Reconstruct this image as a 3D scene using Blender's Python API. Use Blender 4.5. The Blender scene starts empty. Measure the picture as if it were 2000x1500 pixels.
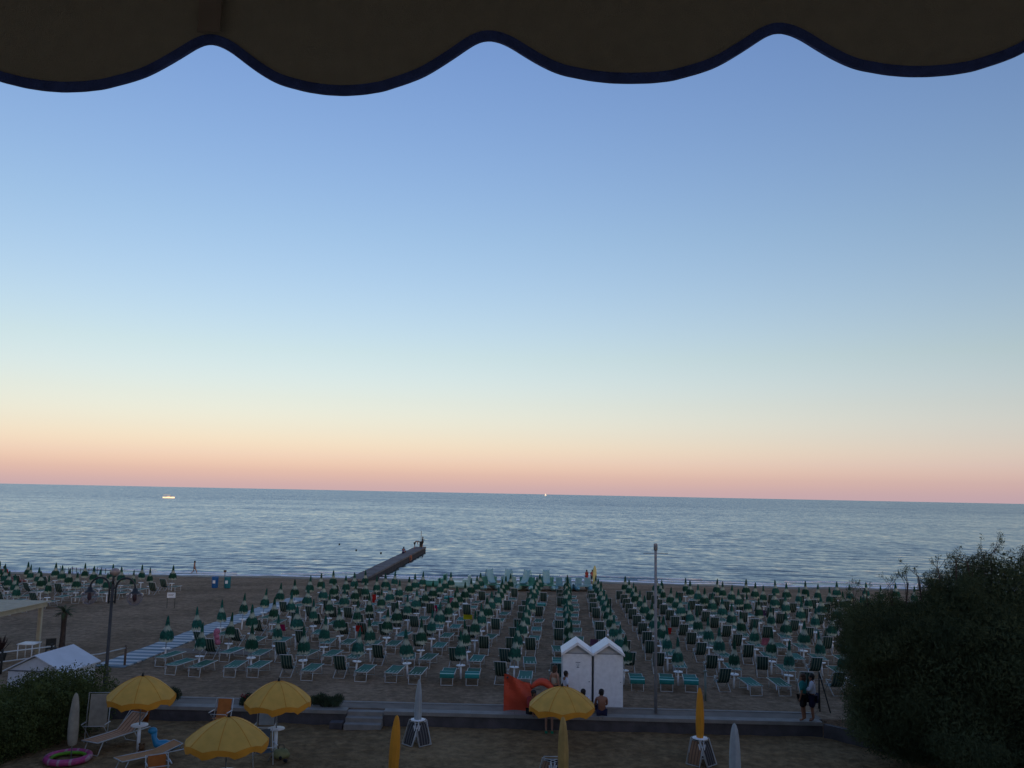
import bpy, bmesh, math, random
import numpy as np
from mathutils import Vector, Matrix

random.seed(11)
rng = np.random.default_rng(5)
S = bpy.context.scene
C = S.collection
PI = math.pi

# ------------------------------------------------------------------ camera
EYE = 8.2
cam = bpy.data.cameras.new("camera")
cam.sensor_width = 36.0
cam.lens = 36.0 * 1676.0 / 2000.0
cam.clip_start = 0.05
cam.clip_end = 120000.0
cam_o = bpy.data.objects.new("camera", cam)
C.objects.link(cam_o)
pitch = math.atan(213.96 / 1676.0)
cam_o.matrix_world = Matrix.Translation((0, 0, EYE)) @ Matrix.Rotation(PI / 2 + pitch, 4, 'X') @ Matrix.Rotation(0.02, 4, 'Z')
S.camera = cam_o

# ------------------------------------------------------------------ sky, sun, exposure
SUN_EL = math.radians(3.0)
SUN_AZ = math.radians(20.0)          # the sun sits behind the camera, this far round to the left
world = bpy.data.worlds.new("World")
S.world = world
world.use_nodes = True
wn = world.node_tree
bg = wn.nodes["Background"]
bg.inputs[1].default_value = 0.1
sky = wn.nodes.new("ShaderNodeTexSky")
sky.sky_type = 'NISHITA'
sky.sun_disc = False
sky.sun_elevation = SUN_EL
sky.sun_rotation = PI - SUN_AZ
sky.air_density = 1.0
sky.dust_density = 1.0
sky.ozone_density = 1.0
tc = wn.nodes.new("ShaderNodeTexCoord")
sep = wn.nodes.new("ShaderNodeSeparateXYZ")
wn.links.new(tc.outputs["Generated"], sep.inputs[0])


def sky_ramp(top, stops):
    """colour by height above the horizon, stops = (degrees, colour)"""
    mr_ = wn.nodes.new("ShaderNodeMapRange")
    mr_.inputs[1].default_value = 0.0; mr_.inputs[2].default_value = math.sin(math.radians(top))
    wn.links.new(sep.outputs[2], mr_.inputs[0])
    rp = wn.nodes.new("ShaderNodeValToRGB")
    els = rp.color_ramp.elements
    while len(els) < len(stops): els.new(0.5)
    for e_, (d_, c_) in zip(els, stops):
        e_.position = math.sin(math.radians(d_)) / math.sin(math.radians(top)); e_.color = tuple(c_) + (1,)
    wn.links.new(mr_.outputs[0], rp.inputs[0])
    return rp.outputs[0]


wb = wn.nodes.new("ShaderNodeMix"); wb.data_type = 'RGBA'; wb.blend_type = 'MULTIPLY'       # white balance of the evening picture
wb.inputs[0].default_value = 1.0
wn.links.new(sky.outputs[0], wb.inputs[6])
wn.links.new(sky_ramp(60, [(0, (.84, .86, 1.23)), (9, (.785, .835, 1.16)), (17, (.71, .815, 1.16)), (28.5, (.625, .755, 1.24)), (60, (.60, .76, 1.28))]), wb.inputs[7])
hz = wn.nodes.new("ShaderNodeMix"); hz.data_type = 'RGBA'; hz.blend_type = 'ADD'            # dusty air low over the horizon, all round
hz.inputs[0].default_value = 1.0
wn.links.new(wb.outputs[2], hz.inputs[6])
K_ = 2.93
wn.links.new(sky_ramp(9, [(0, (.29 * K_, .245 * K_, .385 * K_)), (.48, (.21 * K_, .20 * K_, .365 * K_)), (1.16, (.125 * K_, .135 * K_, .335 * K_)), (2.18, (.065 * K_, .085 * K_, .315 * K_)),
                          (3.87, (.015 * K_, .03 * K_, .215 * K_)), (5.9, (.005 * K_, .0, .095 * K_)), (9, (0, 0, 0))]), hz.inputs[7])
wn.links.new(hz.outputs[2], bg.inputs[0])

sun = bpy.data.lights.new("sun", 'SUN')
sun.energy = 2.0
sun.angle = math.radians(0.5)
sun.color = (1.0, 0.62, 0.34)
sun_o = bpy.data.objects.new("sun", sun)
C.objects.link(sun_o)
sd = Vector((-math.sin(SUN_AZ) * math.cos(SUN_EL), -math.cos(SUN_AZ) * math.cos(SUN_EL), math.sin(SUN_EL)))
sun_o.rotation_euler = sd.to_track_quat('Z', 'Y').to_euler()

S.view_settings.view_transform = 'Standard'
S.view_settings.look = 'None'
S.view_settings.exposure = 1.77
S.view_settings.gamma = 1.0
S.view_settings.use_curve_mapping = False
S.render.engine = 'CYCLES'
S.cycles.max_bounces = 6
S.cycles.use_denoising = True


# ------------------------------------------------------------------ materials
MATS = {}


def mat(name, col, rough=0.7, var=0.15, scale=6.0, bump=0.0, bscale=None, spec=0.3, metal=0.0, rnd=0.0, trans=0.0):
    if name in MATS:
        return MATS[name]
    m = bpy.data.materials.new(name)
    m.use_nodes = True
    nt = m.node_tree
    b = nt.nodes["Principled BSDF"]
    b.inputs["Roughness"].default_value = rough
    b.inputs["Specular IOR Level"].default_value = spec
    b.inputs["Metallic"].default_value = metal
    tcn = nt.nodes.new("ShaderNodeTexCoord")
    n = nt.nodes.new("ShaderNodeTexNoise")
    n.inputs["Scale"].default_value = scale
    n.inputs["Detail"].default_value = 5
    nt.links.new(tcn.outputs["Object"], n.inputs["Vector"])
    r = nt.nodes.new("ShaderNodeValToRGB")
    r.color_ramp.elements[0].position = 0.3
    r.color_ramp.elements[1].position = 0.7
    r.color_ramp.elements[0].color = tuple(max(0, c * (1 - var)) for c in col) + (1,)
    r.color_ramp.elements[1].color = tuple(min(1, c * (1 + var)) for c in col) + (1,)
    nt.links.new(n.outputs["Fac"], r.inputs[0])
    out = r.outputs[0]
    if rnd > 0:
        oi = nt.nodes.new("ShaderNodeObjectInfo")
        hs = nt.nodes.new("ShaderNodeHueSaturation")
        mrn = nt.nodes.new("ShaderNodeMapRange")
        mrn.inputs[3].default_value = 1 - rnd; mrn.inputs[4].default_value = 1 + rnd
        nt.links.new(oi.outputs["Random"], mrn.inputs[0])
        nt.links.new(mrn.outputs[0], hs.inputs["Value"])
        mr2 = nt.nodes.new("ShaderNodeMapRange")
        mr2.inputs[3].default_value = 0.5 - rnd * 0.08; mr2.inputs[4].default_value = 0.5 + rnd * 0.08
        nt.links.new(oi.outputs["Random"], mr2.inputs[0])
        nt.links.new(mr2.outputs[0], hs.inputs["Hue"])
        nt.links.new(out, hs.inputs["Color"])
        out = hs.outputs[0]
    nt.links.new(out, b.inputs["Base Color"])
    if bump > 0:
        bn = nt.nodes.new("ShaderNodeBump")
        bn.inputs["Strength"].default_value = 1.0
        bn.inputs["Distance"].default_value = bump
        n2 = nt.nodes.new("ShaderNodeTexNoise")
        n2.inputs["Scale"].default_value = bscale or scale * 4
        n2.inputs["Detail"].default_value = 4
        nt.links.new(tcn.outputs["Object"], n2.inputs["Vector"])
        nt.links.new(n2.outputs["Fac"], bn.inputs["Height"])
        nt.links.new(bn.outputs[0], b.inputs["Normal"])
    if trans > 0:
        t = nt.nodes.new("ShaderNodeBsdfTranslucent")
        nt.links.new(out, t.inputs[0])
        mx = nt.nodes.new("ShaderNodeMixShader")
        mx.inputs[0].default_value = trans
        nt.links.new(b.outputs[0], mx.inputs[1])
        nt.links.new(t.outputs[0], mx.inputs[2])
        nt.links.new(mx.outputs[0], nt.nodes["Material Output"].inputs[0])
    MATS[name] = m
    return m


def stripe_mat(name, base, stripe, axis=0, freq=6.0, width=0.22, rnd=0.0, rough=0.75, head=None):
    """woven cloth with stripes running along the thing (object space)"""
    m = mat(name, base, rough=rough, var=0.12, scale=8.0, rnd=rnd)
    nt = m.node_tree
    b = nt.nodes["Principled BSDF"]
    src = b.inputs["Base Color"].links[0].from_socket
    tcn = nt.nodes.new("ShaderNodeTexCoord")
    sx = nt.nodes.new("ShaderNodeSeparateXYZ")
    nt.links.new(tcn.outputs["Object"], sx.inputs[0])
    mu = nt.nodes.new("ShaderNodeMath"); mu.operation = 'MULTIPLY'; mu.inputs[1].default_value = freq
    nt.links.new(sx.outputs[axis], mu.inputs[0])
    fr = nt.nodes.new("ShaderNodeMath"); fr.operation = 'FRACT'
    nt.links.new(mu.outputs[0], fr.inputs[0])
    lt = nt.nodes.new("ShaderNodeMath"); lt.operation = 'LESS_THAN'; lt.inputs[1].default_value = width
    nt.links.new(fr.outputs[0], lt.inputs[0])
    mx = nt.nodes.new("ShaderNodeMix"); mx.data_type = 'RGBA'
    fac = lt.outputs[0]
    if head is not None:                                   # stripes only woven into the head end
        hl_ = nt.nodes.new("ShaderNodeMath"); hl_.operation = 'LESS_THAN'; hl_.inputs[1].default_value = head
        nt.links.new(sx.outputs[1], hl_.inputs[0])
        an = nt.nodes.new("ShaderNodeMath"); an.operation = 'MULTIPLY'
        nt.links.new(fac, an.inputs[0]); nt.links.new(hl_.outputs[0], an.inputs[1]); fac = an.outputs[0]
    nt.links.new(fac, mx.inputs[0])
    nt.links.new(src, mx.inputs[6])
    mx.inputs[7].default_value = tuple(stripe) + (1,)
    nt.links.new(mx.outputs[2], b.inputs["Base Color"])
    return m


WHITE = mat("white_paint", (0.80, 0.80, 0.80), 0.45, 0.08)
WMETAL = mat("white_tube", (0.56, 0.56, 0.54), 0.45, 0.08, rnd=0.12)
GREY_METAL = mat("grey_metal", (0.22, 0.23, 0.24), 0.5, 0.12)
DARK_METAL = mat("dark_metal", (0.03, 0.035, 0.04), 0.45, 0.2)
GREEN_CLOTH = mat("green_cloth", (0.012, 0.088, 0.062), 0.8, 0.3, 7.0, rnd=0.28)
CREAM_CLOTH = mat("cream_cloth", (0.47, 0.50, 0.42), 0.8, 0.2, 7.0, rnd=0.12)
def canopy_material():
    m = mat("green_white_canopy", (0.010, 0.070, 0.046), 0.85, 0.4, 9.0, rnd=0.35)
    nt = m.node_tree; b = nt.nodes["Principled BSDF"]
    src = b.inputs["Base Color"].links[0].from_socket
    tcn = nt.nodes.new("ShaderNodeTexCoord")
    sx = nt.nodes.new("ShaderNodeSeparateXYZ"); nt.links.new(tcn.outputs["Object"], sx.inputs[0])
    mp_ = nt.nodes.new("ShaderNodeMapping"); mp_.inputs["Scale"].default_value = (22, 22, 1.2)
    nt.links.new(tcn.outputs["Object"], mp_.inputs["Vector"])
    n = nt.nodes.new("ShaderNodeTexNoise"); n.inputs["Scale"].default_value = 1.0; n.inputs["Detail"].default_value = 2
    nt.links.new(mp_.outputs[0], n.inputs["Vector"])
    ad = nt.nodes.new("ShaderNodeMath"); ad.operation = 'MULTIPLY_ADD'; ad.inputs[1].default_value = 0.30
    nt.links.new(n.outputs["Fac"], ad.inputs[0]); nt.links.new(sx.outputs[2], ad.inputs[2])
    mr_ = nt.nodes.new("ShaderNodeMapRange"); mr_.inputs[1].default_value = 0.9 + .15; mr_.inputs[2].default_value = 2.1 + .15
    nt.links.new(ad.outputs[0], mr_.inputs[0])
    rp = nt.nodes.new("ShaderNodeValToRGB"); els = rp.color_ramp.elements
    stops = ((0, 1), (.085, 1), (.13, 0), (.42, 0), (.475, .85), (.60, .85), (.66, 0), (1, 0))
    while len(els) < len(stops): els.new(0.5)
    for e_, (pos, v) in zip(els, stops):
        e_.position = pos; e_.color = (v, v, v, 1)
    nt.links.new(mr_.outputs[0], rp.inputs[0])
    mx = nt.nodes.new("ShaderNodeMix"); mx.data_type = 'RGBA'
    nt.links.new(rp.outputs[0], mx.inputs[0]); nt.links.new(src, mx.inputs[6]); mx.inputs[7].default_value = (0.40, 0.43, 0.34, 1)
    nt.links.new(mx.outputs[2], b.inputs["Base Color"])
    return m


CANOPY = canopy_material()
SLING = stripe_mat("green_sling", (0.010, 0.108, 0.068), (0.34, 0.44, 0.38), 0, 6.0, 0.20, rnd=0.35, head=-0.62)
SLING_DARK = stripe_mat("dark_striped_sling", (0.012, 0.05, 0.045), (0.17, 0.22, 0.19), 0, 8.5, 0.3, rnd=0.25)
HOOD = stripe_mat("teal_hood", (0.012, 0.16, 0.135), (0.30, 0.55, 0.48), 1, 5.0, 0.16, rnd=0.15)
YELLOW = mat("yellow_cloth", (0.76, 0.43, 0.085), 0.75, 0.1, 3.0, bump=0.004, bscale=9, trans=0.2)
YELLOW_DEEP = mat("deep_yellow_cloth", (0.66, 0.27, 0.025), 0.75, 0.1, 3.0)
OCHRE = mat("ochre_cloth", (0.42, 0.27, 0.09), 0.8, 0.15, 4.0)
BEIGE = mat("beige_cloth", (0.40, 0.35, 0.27), 0.85, 0.15, 5.0, trans=0.15)
GREYCLOTH = mat("pale_grey_cloth", (0.36, 0.38, 0.38), 0.85, 0.12, 5.0)
ORANGE = mat("orange_cloth", (0.44, 0.14, 0.03), 0.8, 0.15, 5.0)
PEACH = stripe_mat("striped_orange_sling", (0.58, 0.31, 0.17), (0.28, 0.12, 0.05), 0, 8.0, 0.25)
REDORANGE = mat("red_orange_sheet", (0.58, 0.075, 0.034), 0.55, 0.12, 2.0, bump=0.02, bscale=6)
CONCRETE = mat("concrete", (0.190, 0.150, 0.118), 0.85, 0.2, 1.5, bump=0.01, bscale=14)
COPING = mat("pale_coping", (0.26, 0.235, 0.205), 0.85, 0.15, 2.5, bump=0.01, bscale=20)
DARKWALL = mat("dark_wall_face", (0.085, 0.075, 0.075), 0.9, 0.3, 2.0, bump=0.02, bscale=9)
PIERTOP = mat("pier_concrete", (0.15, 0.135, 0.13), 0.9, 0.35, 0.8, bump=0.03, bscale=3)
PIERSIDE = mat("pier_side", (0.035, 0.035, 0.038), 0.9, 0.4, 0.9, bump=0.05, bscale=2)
SKIN = mat("skin", (0.36, 0.19, 0.125), 0.6, 0.08, 9)
SKIN_TAN = mat("tanned_skin", (0.25, 0.115, 0.068), 0.6, 0.08, 9)
HAIR = mat("dark_hair", (0.018, 0.014, 0.012), 0.6, 0.3, 20)
HAIR_BROWN = mat("brown_hair", (0.07, 0.035, 0.02), 0.6, 0.3, 20)
TEAL = mat("teal_shirt", (0.015, 0.17, 0.155), 0.8, 0.15, 6)
BLACKC = mat("black_cloth", (0.015, 0.014, 0.016), 0.85, 0.2, 6)
NAVY = mat("navy_cloth", (0.016, 0.016, 0.045), 0.85, 0.2, 6)
WHITEC = mat("white_shirt", (0.62, 0.63, 0.70), 0.8, 0.08, 6, bump=0.01)
REDC = mat("red_shirt", (0.33, 0.035, 0.03), 0.8, 0.15, 6)
PURPLEC = mat("purple_cloth", (0.13, 0.07, 0.16), 0.8, 0.2, 6)
BARK = mat("bark", (0.07, 0.05, 0.04), 0.9, 0.3, 8, bump=0.02)
LEAF_TREE = mat("feathery_foliage", (0.074, 0.092, 0.046), 0.9, 0.4, 0.7, spec=0.03, trans=0.12)
LEAF_HEDGE = mat("hedge_leaves", (0.085, 0.102, 0.032), 0.7, 0.5, 1.6, spec=0.1, trans=0.15)
LEAF_SHRUB = mat("shrub_leaves", (0.042, 0.060, 0.030), 0.7, 0.4, 3, spec=0.2)
LEAF_PALM = mat("palm_leaves", (0.05, 0.075, 0.035), 0.7, 0.3, 4, spec=0.2)
LEAF_AGAVE = mat("dark_red_leaves", (0.05, 0.03, 0.03), 0.7, 0.3, 4, spec=0.2)
CREAMWOOD = mat("cream_wood", (0.46, 0.40, 0.28), 0.7, 0.12, 4)
WOOD = mat("weathered_wood", (0.13, 0.09, 0.065), 0.85, 0.25, 5)
DARKWOOD = mat("dark_wood", (0.03, 0.03, 0.026), 0.85, 0.25, 5)
SLAB_WHITE = mat("white_slab", (0.52, 0.53, 0.52), 0.85, 0.12, 2.5, rnd=0.1)
SLAB_BLUE = mat("blue_slab", (0.17, 0.235, 0.27), 0.85, 0.15, 2.5, rnd=0.15)
BLUE_BIN = mat("blue_plastic", (0.02, 0.12, 0.33), 0.5, 0.1)
TEAL_BIN = mat("teal_plastic", (0.02, 0.17, 0.20), 0.5, 0.1)
PEDAL_WHITE = mat("pale_blue_fibreglass", (0.27, 0.44, 0.42), 0.35, 0.08, 2, spec=0.5)
PEDAL_GREEN = mat("sea_green_fibreglass", (0.05, 0.23, 0.19), 0.4, 0.12, 2, spec=0.5)
PEDAL_BLUE = mat("mid_blue_fibreglass", (0.13, 0.29, 0.34), 0.4, 0.12, 2, spec=0.5)
YBOARD = mat("pale_yellow_board", (0.55, 0.50, 0.20), 0.4, 0.08, 3)
PINK = stripe_mat("pink_vinyl", (0.46, 0.06, 0.18), (0.46, 0.26, 0.30), 0, 3.0, 0.2, rough=0.3)
LIME = mat("lime_vinyl", (0.12, 0.30, 0.02), 0.3, 0.2, 3)
BLUEVINYL = mat("blue_vinyl", (0.03, 0.26, 0.46), 0.3, 0.1, 3, spec=0.5)
GLASS_GLOBE = mat("clear_globe", (0.30, 0.27, 0.30), 0.1, 0.1, 3, spec=0.6)
_nt = GLASS_GLOBE.node_tree
_tr = _nt.nodes.new("ShaderNodeBsdfTransparent"); _tr.inputs[0].default_value = (.9, .88, .9, 1)
_lw = _nt.nodes.new("ShaderNodeLayerWeight"); _lw.inputs[0].default_value = 0.35
_mx = _nt.nodes.new("ShaderNodeMixShader"); _nt.links.new(_lw.outputs["Facing"], _mx.inputs[0])
_nt.links.new(_tr.outputs[0], _mx.inputs[1]); _nt.links.new(_nt.nodes["Principled BSDF"].outputs[0], _mx.inputs[2])
_nt.links.new(_mx.outputs[0], _nt.nodes["Material Output"].inputs[0])
YELLOWSIGN = mat("yellow_towel", (0.50, 0.50, 0.02), 0.8, 0.1)
REDTOWEL = mat("red_towel", (0.45, 0.02, 0.02), 0.8, 0.1)
MAGENTA = mat("magenta_towel", (0.35, 0.015, 0.10), 0.8, 0.1)
PINKTOWEL = mat("pink_towel", (0.42, 0.14, 0.20), 0.8, 0.25, 9)
HOTELWALL = mat("hotel_render", (0.45, 0.40, 0.34), 0.9, 0.1, 0.6)
GREYROOF = mat("pale_grey_roof", (0.62, 0.63, 0.66), 0.6, 0.06, 2)


# ------------------------------------------------------------------ mesh helpers
class MB:
    def __init__(self):
        self.v, self.f, self.m, self.sm = [], [], [], []

    def add(self, vs, fs, mi=0, smooth=False):
        o = len(self.v)
        self.v.extend([tuple(p) for p in vs])
        for f in fs:
            self.f.append(tuple(i + o for i in f)); self.m.append(mi); self.sm.append(smooth)

    def box(self, lo, hi, mi=0, M=None):
        x0, y0, z0 = lo; x1, y1, z1 = hi
        vs = [(x0, y0, z0), (x1, y0, z0), (x1, y1, z0), (x0, y1, z0), (x0, y0, z1), (x1, y0, z1), (x1, y1, z1), (x0, y1, z1)]
        if M is not None:
            vs = [M @ Vector(p) for p in vs]
        self.add(vs, [(3, 2, 1, 0), (4, 5, 6, 7), (0, 1, 5, 4), (1, 2, 6, 5), (2, 3, 7, 6), (3, 0, 4, 7)], mi)

    def beam(self, a, b, w, h, mi=0):
        a, b = Vector(a), Vector(b)
        d = (b - a); L = d.length; d.normalize()
        up = Vector((0, 0, 1)) if abs(d.z) < 0.95 else Vector((0, 1, 0))
        s = d.cross(up).normalized(); u = s.cross(d)
        M = Matrix((s, d, u)).transposed().to_4x4(); M.translation = a
        self.box((-w / 2, 0, -h / 2), (w / 2, L, h / 2), mi, M)

    def tube(self, pts, r, n=6, mi=0, cap=True, smooth=True):
        pts = [Vector(p) for p in pts]
        rs = r if isinstance(r, (list, tuple)) else [r] * len(pts)
        vs, fs = [], []
        prev = None
        for i, p in enumerate(pts):
            d = (pts[min(i + 1, len(pts) - 1)] - pts[max(i - 1, 0)])
            d = d.normalized() if d.length > 1e-9 else Vector((0, 0, 1))
            if prev is None:
                a = d.orthogonal().normalized()
            else:
                a = (prev - d * prev.dot(d))
                a = a.normalized() if a.length > 1e-6 else d.orthogonal().normalized()
            prev = a
            b = d.cross(a)
            for k in range(n):
                t = 2 * PI * k / n
                vs.append(p + (a * math.cos(t) + b * math.sin(t)) * rs[i])
        for i in range(len(pts) - 1):
            for k in range(n):
                k2 = (k + 1) % n
                fs.append((i * n + k, i * n + k2, (i + 1) * n + k2, (i + 1) * n + k))
        self.add(vs, fs, mi, smooth)
        if cap:
            o = len(self.v) - len(vs)
            self.f.append(tuple(o + k for k in reversed(range(n)))); self.m.append(mi); self.sm.append(False)
            o2 = o + (len(pts) - 1) * n
            self.f.append(tuple(o2 + k for k in range(n))); self.m.append(mi); self.sm.append(False)

    def lathe(self, prof, n=16, mi=0, wob=None, smooth=True, M=None, mis=None):
        """prof: list of (r, z); wob(theta, i) scales the radius"""
        vs, fs = [], []
        for i, (r, z) in enumerate(prof):
            for k in range(n):
                t = 2 * PI * k / n
                rr = r * (wob(t, i) if wob else 1)
                p = Vector((rr * math.cos(t), rr * math.sin(t), z))
                vs.append(M @ p if M is not None else p)
        o = len(self.v)
        self.v.extend([tuple(p) for p in vs])
        for i in range(len(prof) - 1):
            for k in range(n):
                k2 = (k + 1) % n
                self.f.append((o + i * n + k, o + i * n + k2, o + (i + 1) * n + k2, o + (i + 1) * n + k))
                self.m.append(mis[i] if mis else mi); self.sm.append(smooth)

    def ball(self, c, r, n=8, mi=0, sc=(1, 1, 1)):
        prof = [(max(1e-4, math.sin(PI * i / n)) * r, -math.cos(PI * i / n) * r) for i in range(n + 1)]
        M = Matrix.Translation(c) @ Matrix.Diagonal((sc[0], sc[1], sc[2], 1))
        self.lathe(prof, max(8, n + 2), mi, M=M)

    def sheet(self, pts_grid, mi=0, smooth=True, thick=0.0):
        """grid of points -> surface; with thickness along its normal if asked"""
        rows, cols = len(pts_grid), len(pts_grid[0])
        vs = [Vector(p) for row in pts_grid for p in row]
        fs = [(i * cols + j, i * cols + j + 1, (i + 1) * cols + j + 1, (i + 1) * cols + j) for i in range(rows - 1) for j in range(cols - 1)]
        self.add(vs, fs, mi, smooth)
        if thick:
            nrm = (vs[1] - vs[0]).cross(vs[cols] - vs[0]).normalized() * thick
            self.add([p - nrm for p in vs], [tuple(reversed(f)) for f in fs], mi, smooth)

    def mesh(self, name, mats):
        me = bpy.data.meshes.new(name)
        me.from_pydata(self.v, [], self.f)
        for mm in (mats if isinstance(mats, (list, tuple)) else [mats]):
            me.materials.append(mm)
        me.polygons.foreach_set("material_index", self.m)
        me.polygons.foreach_set("use_smooth", self.sm)
        me.update()
        return me

    def build(self, name, mats, parent=None, loc=(0, 0, 0), rz=0):
        o = bpy.data.objects.new(name, self.mesh(name, mats))
        C.objects.link(o)
        o.parent = parent
        o.location = loc
        o.rotation_euler = (0, 0, rz)
        return o


def tag(o, label=None, cat=None, group=None, kind=None):
    if label: o['label'] = label
    if cat: o['category'] = cat
    if group: o['group'] = group
    if kind: o['kind'] = kind
    return o


def root(name, label, cat, loc=(0, 0, 0), rz=0.0, group=None):
    o = bpy.data.objects.new(name, None)
    C.objects.link(o)
    o.empty_display_size = 0.2
    o.location = loc
    o.rotation_euler = (0, 0, rz)
    return tag(o, label, cat, group)


def dup(src, loc, rz, label, group=None, tilt=(0, 0)):
    r = src.copy(); C.objects.link(r)
    r.location = loc; r.rotation_euler = (tilt[0], tilt[1], rz)
    r['label'] = label
    if group: r['group'] = group
    for ch in list(src.children):
        c = ch.copy(); C.objects.link(c); c.parent = r
        for g in list(ch.children):
            d = g.copy(); C.objects.link(d); d.parent = c
    return r


def fast_mesh(name, co, faces, mats, mi=None, smooth=False):
    """numpy arrays -> mesh, all faces with the same number of corners"""
    me = bpy.data.meshes.new(name)
    nv, nf, k = len(co), len(faces), faces.shape[1]
    me.vertices.add(nv); me.vertices.foreach_set("co", np.ascontiguousarray(co, dtype=np.float32).ravel())
    me.loops.add(nf * k); me.loops.foreach_set("vertex_index", faces.astype(np.int32).ravel())
    me.polygons.add(nf)
    me.polygons.foreach_set("loop_start", np.arange(0, nf * k, k, dtype=np.int32))
    me.polygons.foreach_set("loop_total", np.full(nf, k, dtype=np.int32))
    if smooth:
        me.polygons.foreach_set("use_smooth", np.ones(nf, dtype=bool))
    for m in mats: me.materials.append(m)
    if mi is not None:
        me.polygons.foreach_set("material_index", mi.astype(np.int32))
    me.update(calc_edges=True)
    return me


def link(name, me, parent=None, loc=(0, 0, 0), rz=0):
    o = bpy.data.objects.new(name, me); C.objects.link(o); o.parent = parent
    o.location = loc; o.rotation_euler = (0, 0, rz)
    return o


def beach_z(y):
    return -0.000545 * max(0.0, y - 45.0) ** 2


SEA = -1.56
YARD = -0.5
SHORE = 98.5
AX = 0.065                       # the beach, wall and hotel are turned this much against the camera
E1 = Vector((math.cos(AX), -math.sin(AX), 0)); E2 = Vector((math.sin(AX), math.cos(AX), 0))


def shore_wob(x):
    return 0.9 * math.sin(x * 0.055 + 1.0) + 0.5 * math.sin(x * 0.17) + 0.25 * math.sin(x * 0.5 + 2)


# ------------------------------------------------------------------ ground, sea
def sand_material(name, a, b, wet=False):
    m = bpy.data.materials.new(name); m.use_nodes = True
    nt = m.node_tree; p = nt.nodes["Principled BSDF"]
    p.inputs["Roughness"].default_value = 0.95
    p.inputs["Specular IOR Level"].default_value = 0.12
    geo = nt.nodes.new("ShaderNodeNewGeometry")

    def noise(scale, det=5, rough=0.6):
        n = nt.nodes.new("ShaderNodeTexNoise")
        n.inputs["Scale"].default_value = scale; n.inputs["Detail"].default_value = det; n.inputs["Roughness"].default_value = rough
        nt.links.new(geo.outputs["Position"], n.inputs["Vector"])
        return n.outputs["Fac"]
    n1, n2, n3, n4 = noise(0.22, 6), noise(2.3, 5), noise(7.0, 3), noise(3.6, 4, 0.75)
    add = nt.nodes.new("ShaderNodeMath"); add.operation = 'ADD'
    nt.links.new(n1, add.inputs[0]); nt.links.new(n2, add.inputs[1])
    half = nt.nodes.new("ShaderNodeMath"); half.operation = 'MULTIPLY'; half.inputs[1].default_value = 0.5
    nt.links.new(add.outputs[0], half.inputs[0])
    r = nt.nodes.new("ShaderNodeValToRGB")
    r.color_ramp.elements[0].position = 0.42; r.color_ramp.elements[0].color = tuple(q * .86 for q in a) + (1,)
    r.color_ramp.elements[1].position = 0.58; r.color_ramp.elements[1].color = b + (1,)
    nt.links.new(half.outputs[0], r.inputs[0])
    sp_ = nt.nodes.new("ShaderNodeMapRange"); sp_.inputs[1].default_value = 0.35; sp_.inputs[2].default_value = 0.65
    sp_.inputs[3].default_value = 0.74; sp_.inputs[4].default_value = 1.24
    nt.links.new(n4, sp_.inputs[0])
    ml = nt.nodes.new("ShaderNodeMix"); ml.data_type = 'RGBA'; ml.blend_type = 'MULTIPLY'; ml.inputs[0].default_value = 1.0
    nt.links.new(r.outputs[0], ml.inputs[6]); nt.links.new(sp_.outputs[0], ml.inputs[7])
    out = ml.outputs[2]
    if wet:
        sp = nt.nodes.new("ShaderNodeSeparateXYZ"); nt.links.new(geo.outputs["Position"], sp.inputs[0])
        nn = nt.nodes.new("ShaderNodeMath"); nn.operation = 'MULTIPLY_ADD'; nn.inputs[1].default_value = 0.5
        nt.links.new(n1, nn.inputs[0]); nt.links.new(sp.outputs[2], nn.inputs[2])
        wr = nt.nodes.new("ShaderNodeMapRange"); wr.inputs[1].default_value = -1.18; wr.inputs[2].default_value = -0.98
        wr.inputs[3].default_value = 1.0; wr.inputs[4].default_value = 0.0
        nt.links.new(nn.outputs[0], wr.inputs[0])
        mx = nt.nodes.new("ShaderNodeMix"); mx.data_type = 'RGBA'
        nt.links.new(wr.outputs[0], mx.inputs[0]); nt.links.new(out, mx.inputs[6])
        mx.inputs[7].default_value = (0.075, 0.062, 0.052, 1)
        out = mx.outputs[2]
        rr = nt.nodes.new("ShaderNodeMapRange"); rr.inputs[3].default_value = 0.95; rr.inputs[4].default_value = 0.4
        nt.links.new(wr.outputs[0], rr.inputs[0]); nt.links.new(rr.outputs[0], p.inputs["Roughness"])
    nt.links.new(out, p.inputs["Base Color"])
    bsum = nt.nodes.new("ShaderNodeMath"); bsum.operation = 'MULTIPLY_ADD'; bsum.inputs[1].default_value = 0.35
    nt.links.new(n3, bsum.inputs[0]); nt.links.new(n2, bsum.inputs[2])
    bn = nt.nodes.new("ShaderNodeBump"); bn.inputs["Distance"].default_value = 0.26; bn.inputs["Strength"].default_value = 0.9
    nt.links.new(bsum.outputs[0], bn.inputs["Height"]); nt.links.new(bn.outputs[0], p.inputs["Normal"])
    return m


SAND = sand_material("beach_sand", (0.225, 0.148, 0.088), (0.32, 0.215, 0.135), wet=True)
YSAND = sand_material("yard_sand", (0.205, 0.125, 0.058), (0.295, 0.188, 0.092))


def height_noise(x, y):
    return (0.018 * np.sin(x * 1.9 + 1.3 * np.sin(y * 0.9)) * np.sin(y * 2.3 + 0.8 * np.sin(x * 1.1))
            + 0.012 * np.sin(x * 4.7 + y * 3.1) * np.sin(y * 5.3 - x * 2.2))


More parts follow.
